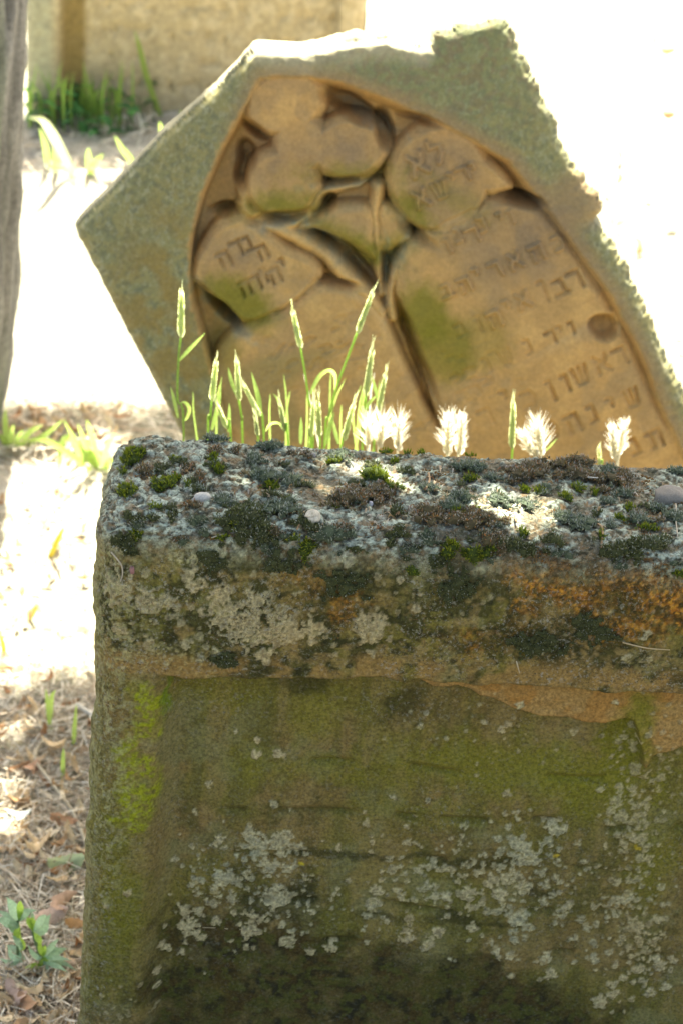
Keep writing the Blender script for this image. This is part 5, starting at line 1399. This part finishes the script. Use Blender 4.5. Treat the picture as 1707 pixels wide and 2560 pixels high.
# weed at the lower left
def weed():
    b1 = at_ground(55, 2425); b2 = at_ground(112, 2432)
    root = empty('weed', (b1 + b2) / 2)
    tag(root, 'bluish green weed with lance shaped leaves at the lower left', 'plant')
    sc = np.linalg.norm(b1 - CAM) / FPX
    def lf(base, pxs, wpx, colr, dy):
        n = len(pxs)
        pts = np.array([base] + [at_y(u, v, base[1] + dy * (k + 1) / n) for k, (u, v) in enumerate(pxs)])
        pts = smooth_open(pts, 5); t = np.linspace(0, 1, len(pts))
        tg = np.gradient(pts, axis=0); sdv = np.cross(tg, np.array([0, 0.8, -0.6])); sdv /= np.maximum(np.linalg.norm(sdv, axis=1, keepdims=True), 1e-9)
        mb = MB(); ribbon(mb, pts, wpx * 0.9 * sc * np.sin(np.pi * (0.06 + 0.93 * t ** 0.9)) ** 1.4, sdv, np.array(colr) * gr.uniform(0.85, 1.15), 0.14); mb.build('leaf', M_plant, root)
    G1 = (0.38, 0.54, 0.34); G2 = (0.36, 0.52, 0.09)
    a1 = b1 + np.array([0, 0, 0.035]); a2 = b2 + np.array([0, 0, 0.03])
    mb = MB(); tube(mb, np.array([b1 - [0, 0, 0.01], b1 + [-0.004, 0, 0.02], at_y(45, 2300, b1[1])]), [0.0028, 0.0025, 0.002], 7, (0.2, 0.27, 0.13)); mb.build('stalk', M_plant, root)
    mb = MB(); tube(mb, np.array([b2 - [0, 0, 0.01], b2 + [0, 0, 0.01], at_y(82, 2330, b2[1])]), [0.0028, 0.0025, 0.002], 7, (0.2, 0.27, 0.13)); mb.build('stalk', M_plant, root)
    c1 = at_y(48, 2305, b1[1]); c2 = at_y(84, 2330, b2[1])
    lf(c1, [(42, 2290), (30, 2262), (17, 2242)], 30, G1, -0.01)
    lf(c1, [(56, 2288), (70, 2278), (95, 2276)], 20, G1, -0.02)
    lf(c1, [(30, 2300), (12, 2285), (-8, 2275)], 18, G1, 0.01)
    lf(c1, [(25, 2310), (8, 2300), (-12, 2298)], 24, G1, -0.03)
    lf(c1, [(38, 2325), (28, 2318), (16, 2305)], 18, G1, -0.03)
    lf(c1, [(45, 2345), (42, 2330), (52, 2320)], 20, G2, -0.035)
    lf(c2, [(100, 2325), (112, 2305), (128, 2285)], 36, G1, 0.01)
    lf(c2, [(82, 2315), (82, 2300), (86, 2294)], 20, G2, -0.01)
    lf(c2, [(94, 2345), (99, 2352), (96, 2368)], 18, G2, -0.03)
    lf(a2, [(120, 2400), (140, 2385), (160, 2378)], 18, G1, -0.01)
    lf(a2, [(130, 2405), (160, 2408), (196, 2428)], 18, G1, -0.03)
    lf(a2, [(112, 2388), (128, 2372), (165, 2372)], 16, G1, 0.01)
    lf(a2, [(115, 2412), (120, 2420), (124, 2424)], 12, G1, -0.03)
    lf(a2, [(100, 2412), (80, 2415), (62, 2420)], 16, G2, -0.03)
    lf(a2, [(110, 2398), (125, 2396), (130, 2390)], 12, G2, -0.02)
    lf(a1, [(55, 2400), (30, 2390), (20, 2360)], 20, G1, -0.02)
    lf(a1, [(50, 2410), (20, 2405), (0, 2395)], 16, G1, -0.02)
    lf(a2, [(125, 2395), (150, 2395), (182, 2402)], 15, G1, -0.05)
    lf(a2, [(118, 2380), (135, 2360), (150, 2345)], 16, G1, -0.04)
    lf(a2, [(128, 2410), (150, 2418), (172, 2432)], 14, G1, -0.06)
    lf(a2, [(105, 2385), (100, 2362), (108, 2345)], 15, G2, -0.04)
    lf(a2, [(95, 2395), (80, 2380), (70, 2360)], 15, G1, -0.04)
    for k in range(12):
        b0 = (c1, c2, a1, a2)[k % 4]; ub, vb = [(48, 2305), (84, 2330), (62, 2390), (108, 2400)][k % 4]
        an = gr.uniform(-2.6, -0.5) if k % 4 < 2 else gr.uniform(-3.0, 0.1); ln = gr.uniform(40, 75)
        lf(b0, [(ub + ln * 0.35 * math.cos(an), vb + ln * 0.4 * math.sin(an)), (ub + ln * 0.7 * math.cos(an), vb + ln * 0.7 * math.sin(an)), (ub + ln * math.cos(an), vb + ln * 0.85 * math.sin(an))], gr.uniform(12, 20), G1 if k % 3 else G2, gr.uniform(-0.04, 0.02))
weed()

# ------------------------------------------------------------------ dry leaves and straw on the ground
leaf_protos = []
lr = np.random.default_rng(77)
def leaf_proto(kind):
    mb = MB()
    n = 12; t = np.linspace(0, 1, n)
    curl = lr.uniform(-1.8, 1.8); lift = lr.uniform(0.1, 0.7)
    pts = np.stack([t - 0.5, 0.10 * lr.normal() * np.sin(t * 3), lift * (t - 0.4) ** 2 * 2], 1)
    w = (0.55 if kind < 3 else 0.30) * np.sin(np.pi * (0.05 + 0.93 * t)) ** 0.8
    w = w * (1 + 0.28 * lr.uniform(-1, 1, n) * (kind % 2)) * (1 + 0.15 * np.sin(t * 25 + kind))
    sd = np.stack([0 * t, np.cos(curl * (t - 0.3)), np.sin(curl * (t - 0.3))], 1)
    ribbon(mb, pts, w, sd, (1, 1, 1), lr.uniform(0.1, 0.5))
    return mb
LEAFC = [tuple(1.25 * q for q in c_) for c_ in [(0.34, 0.21, 0.10), (0.47, 0.35, 0.20), (0.54, 0.45, 0.30), (0.27, 0.14, 0.06), (0.40, 0.28, 0.15), (0.50, 0.42, 0.30)]]
meshes = []
for k in range(12):
    mb = leaf_proto(k % 6)
    c = np.array(LEAFC[k % 6])
    mb.c = [np.clip(c[None] * lr.uniform(0.8, 1.2, (len(x), 1)), 0, 0.8) for x in mb.v]
    me = mb.mesh('dry_leaf'); me.materials.append(M_leaf); meshes.append(me)

def add_leaf(p, size, label, group, tilt=0.5):
    o = bpy.data.objects.new('dry_leaf', meshes[lr.integers(0, len(meshes))])
    z = float(ground_h(p[0], p[1]))
    o.location = (p[0], p[1], z + 0.014 + lr.uniform(0, 0.018))
    o.rotation_euler = (lr.normal(0, tilt), lr.normal(0, tilt), lr.uniform(0, 6.28))
    o.scale = (size,) * 3
    col.objects.link(o)
    tag(o, label, 'leaf', group)

for k in range(210):
    u = lr.uniform(-40, 245); v = 1690 + 900 * lr.random() ** 0.85
    if u < 200 and 2235 < v < 2440: v = v - 220 if k % 2 else v + 190
    add_leaf(at_ground(u, v), lr.uniform(0.014, 0.042), 'dry brown fallen leaf in the shaded litter left of the near stone', 'dry leaves in the shaded litter')
for k in range(70):
    u = lr.uniform(-20, 300); v = lr.uniform(1180, 1690)
    add_leaf(at_ground(u, v), lr.uniform(0.018, 0.034), 'dry leaf bleached by the sun on the ground left of the stones', 'dry leaves on the sunlit ground')
for k in range(28):
    u = lr.uniform(0, 380); v = lr.uniform(1035, 1120)
    add_leaf(at_ground(u, v), lr.uniform(0.03, 0.05), 'dry leaf in the shaded strip beside the trunk', 'dry leaves by the trunk')
for k in range(40):
    u = lr.uniform(1250, 1720); v = lr.uniform(10, 900)
    add_leaf(at_ground(u, v), lr.uniform(0.03, 0.05), 'dry leaf on the sunlit ground right of the leaning stone', 'dry leaves right of the leaning stone')

# the few larger leaves one can pick out at the lower left
def big_leaf(pxc, size, rot, colr, label, tilt=(0.2, 0.1), kind=0):
    p = at_ground(*pxc)
    mb = leaf_proto(kind); mb.c = [np.clip(np.array(colr)[None] * lr.uniform(0.85, 1.15, (len(x), 1)), 0, 0.8) for x in mb.v]
    me = mb.mesh('dry_leaf'); me.materials.append(M_leaf)
    o = bpy.data.objects.new('dry_leaf', me); o.location = (p[0], p[1], p[2] + 0.03); o.rotation_euler = (tilt[0], tilt[1], rot); o.scale = (size,) * 3
    col.objects.link(o); tag(o, label, 'leaf')
big_leaf((132, 2330), 0.050, 0.4, (0.55, 0.40, 0.30), 'large pale pinkish dry leaf beside the weed', (0.5, 0.0))
big_leaf((172, 2305), 0.045, 1.3, (0.50, 0.33, 0.22), 'large folded tan dry leaf against the near stone', (0.5, 0.3))
big_leaf((192, 2345), 0.030, 0.0, (0.42, 0.24, 0.10), 'orange brown curled leaf touching the near stone', (0.6, 0.2))
big_leaf((165, 2440), 0.050, -0.5, (0.50, 0.36, 0.25), 'long tan curled leaf below the weed', (0.4, 0.1), 3)
big_leaf((48, 2520), 0.050, -1.0, (0.52, 0.37, 0.28), 'pinkish folded leaf near the bottom left corner', (0.4, 0.1))
big_leaf((80, 2545), 0.040, -0.6, (0.48, 0.30, 0.18), 'tan leaf at the bottom edge left of the near stone', (0.3, 0.1))
big_leaf((25, 2110), 0.042, 1.5, (0.60, 0.50, 0.34), 'pale upright leaf lit at the left edge', (0.8, 0.1))
big_leaf((55, 2070), 0.040, 0.2, (0.42, 0.44, 0.40), 'greyish leaf lying flat above the pale upright leaf', (0.3, 0.0))
big_leaf((165, 2085), 0.045, 0.1, (0.42, 0.24, 0.13), 'brown curled leaf under the bent straw', (0.4, 0.3))
big_leaf((90, 1950), 0.045, 1.6, (0.45, 0.27, 0.17), 'upright reddish tan leaf in the litter', (0.7, 0.2))
big_leaf((170, 2195), 0.055, 0.1, (0.36, 0.42, 0.22), 'pale green drooping leaf beside the near stone', (0.5, 0.1))
big_leaf((1480, 1139), 0.04, 1.2, (0.45, 0.20, 0.06), 'orange leaf standing behind the stone top at the right', (0.9, 0.4))
bpy.data.objects[-1] if False else None

def straw_field():
    mb = MB()
    sr = np.random.default_rng(8)
    def strands(n, u0, u1, v0, v1, l0, l1, w0, w1, zmax):
        for _ in range(n):
            u, v = sr.uniform(u0, u1), sr.uniform(v0, v1)
            p = at_ground_fast(u, v)
            a = sr.uniform(0, 6.28); L_ = sr.uniform(l0, l1)
            d = np.array([math.cos(a), math.sin(a), sr.normal(0, 0.25)])
            bend = np.array([-d[1], d[0], 0]) * sr.normal(0, 0.18) * L_
            z0 = sr.uniform(0.002, zmax)
            pts = np.array([p - d * L_ / 2, p + bend, p + d * L_ / 2])
            pts[:, 2] = np.maximum(pts[:, 2] + z0, ground_h(pts[:, 0], pts[:, 1]) + 0.006)
            c = STRAWC[sr.integers(0, len(STRAWC))] * sr.uniform(0.7, 1.2)
            w = sr.uniform(w0, w1)
            sd = norm([-d[1], d[0], sr.normal(0, 0.5)])
            ribbon(mb, pts, [w, w, w * 0.5], sd, c)
    strands(5200, -120, 290, 1640, 2640, 0.015, 0.10, 0.0008, 0.0026, 0.026)
    strands(700, -60, 330, 1130, 1700, 0.02, 0.09, 0.0012, 0.0030, 0.02)
    strands(700, -60, 460, 1000, 1150, 0.03, 0.12, 0.0015, 0.0035, 0.03)
    strands(300, 40, 420, 300, 460, 0.03, 0.12, 0.002, 0.004, 0.03)
    strands(500, 1200, 1760, 0, 1000, 0.03, 0.10, 0.002, 0.004, 0.03)
    tag(mb.build('dry_straw', M_straw), 'matted dry grass and straw covering the ground', 'straw', kind='stuff')
STRAWC = [np.array(c) * 1.3 for c in [(0.62, 0.57, 0.46), (0.40, 0.33, 0.23), (0.50, 0.44, 0.33), (0.30, 0.23, 0.15), (0.56, 0.52, 0.42), (0.26, 0.22, 0.17), (0.22, 0.17, 0.11), (0.36, 0.34, 0.26)]]
def at_ground_fast(u, v):
    d = ray(u, v); z = 0.0
    for _ in range(8):
        q = CAM + d * (z - CAM[2]) / d[2]; z = 0.3 * z + 0.7 * float(ground_h(q[0], q[1]))
    return q
straw_field()

# long single straws at the lower left
def ground_straw(pxs, wpx, colr, label):
    pts = np.array([at_ground(*q) + np.array([0, 0, 0.025]) for q in pxs])
    sc = np.linalg.norm(pts[0] - CAM) / FPX
    pts = smooth_open(pts, 3)
    mb = MB(); tube(mb, pts, np.full(len(pts), wpx * sc / 2), 6, colr); tag(mb.build('straw', M_straw), label, 'straw')
ground_straw([(112, 1880), (90, 1925), (135, 1990), (190, 2070), (222, 2150)], 9, (0.46, 0.40, 0.28), 'long bent straw running down to the near stone')
ground_straw([(0, 2188), (30, 2215), (58, 2240)], 7, (0.52, 0.45, 0.34), 'straight pale straw above the weed')
ground_straw([(0, 2465), (40, 2480), (65, 2510), (115, 2560)], 8, (0.50, 0.42, 0.30), 'long pale straw at the bottom left corner')
ground_straw([(12, 1945), (40, 1920), (66, 1895)], 7, (0.50, 0.46, 0.38), 'straight grey straw in the litter at the left edge')
ground_straw([(10, 2480), (60, 2470), (90, 2450), (110, 2420)], 7, (0.44, 0.36, 0.22), 'curved tan straw just below the weed')
ground_straw([(70, 1848), (150, 1843), (240, 1828)], 6, (0.48, 0.42, 0.32), 'nearly level straw reaching the near stone')
ground_straw([(196, 1790), (225, 1810), (245, 1822)], 12, (0.56, 0.52, 0.42), 'broad pale blade lying against the near stone')
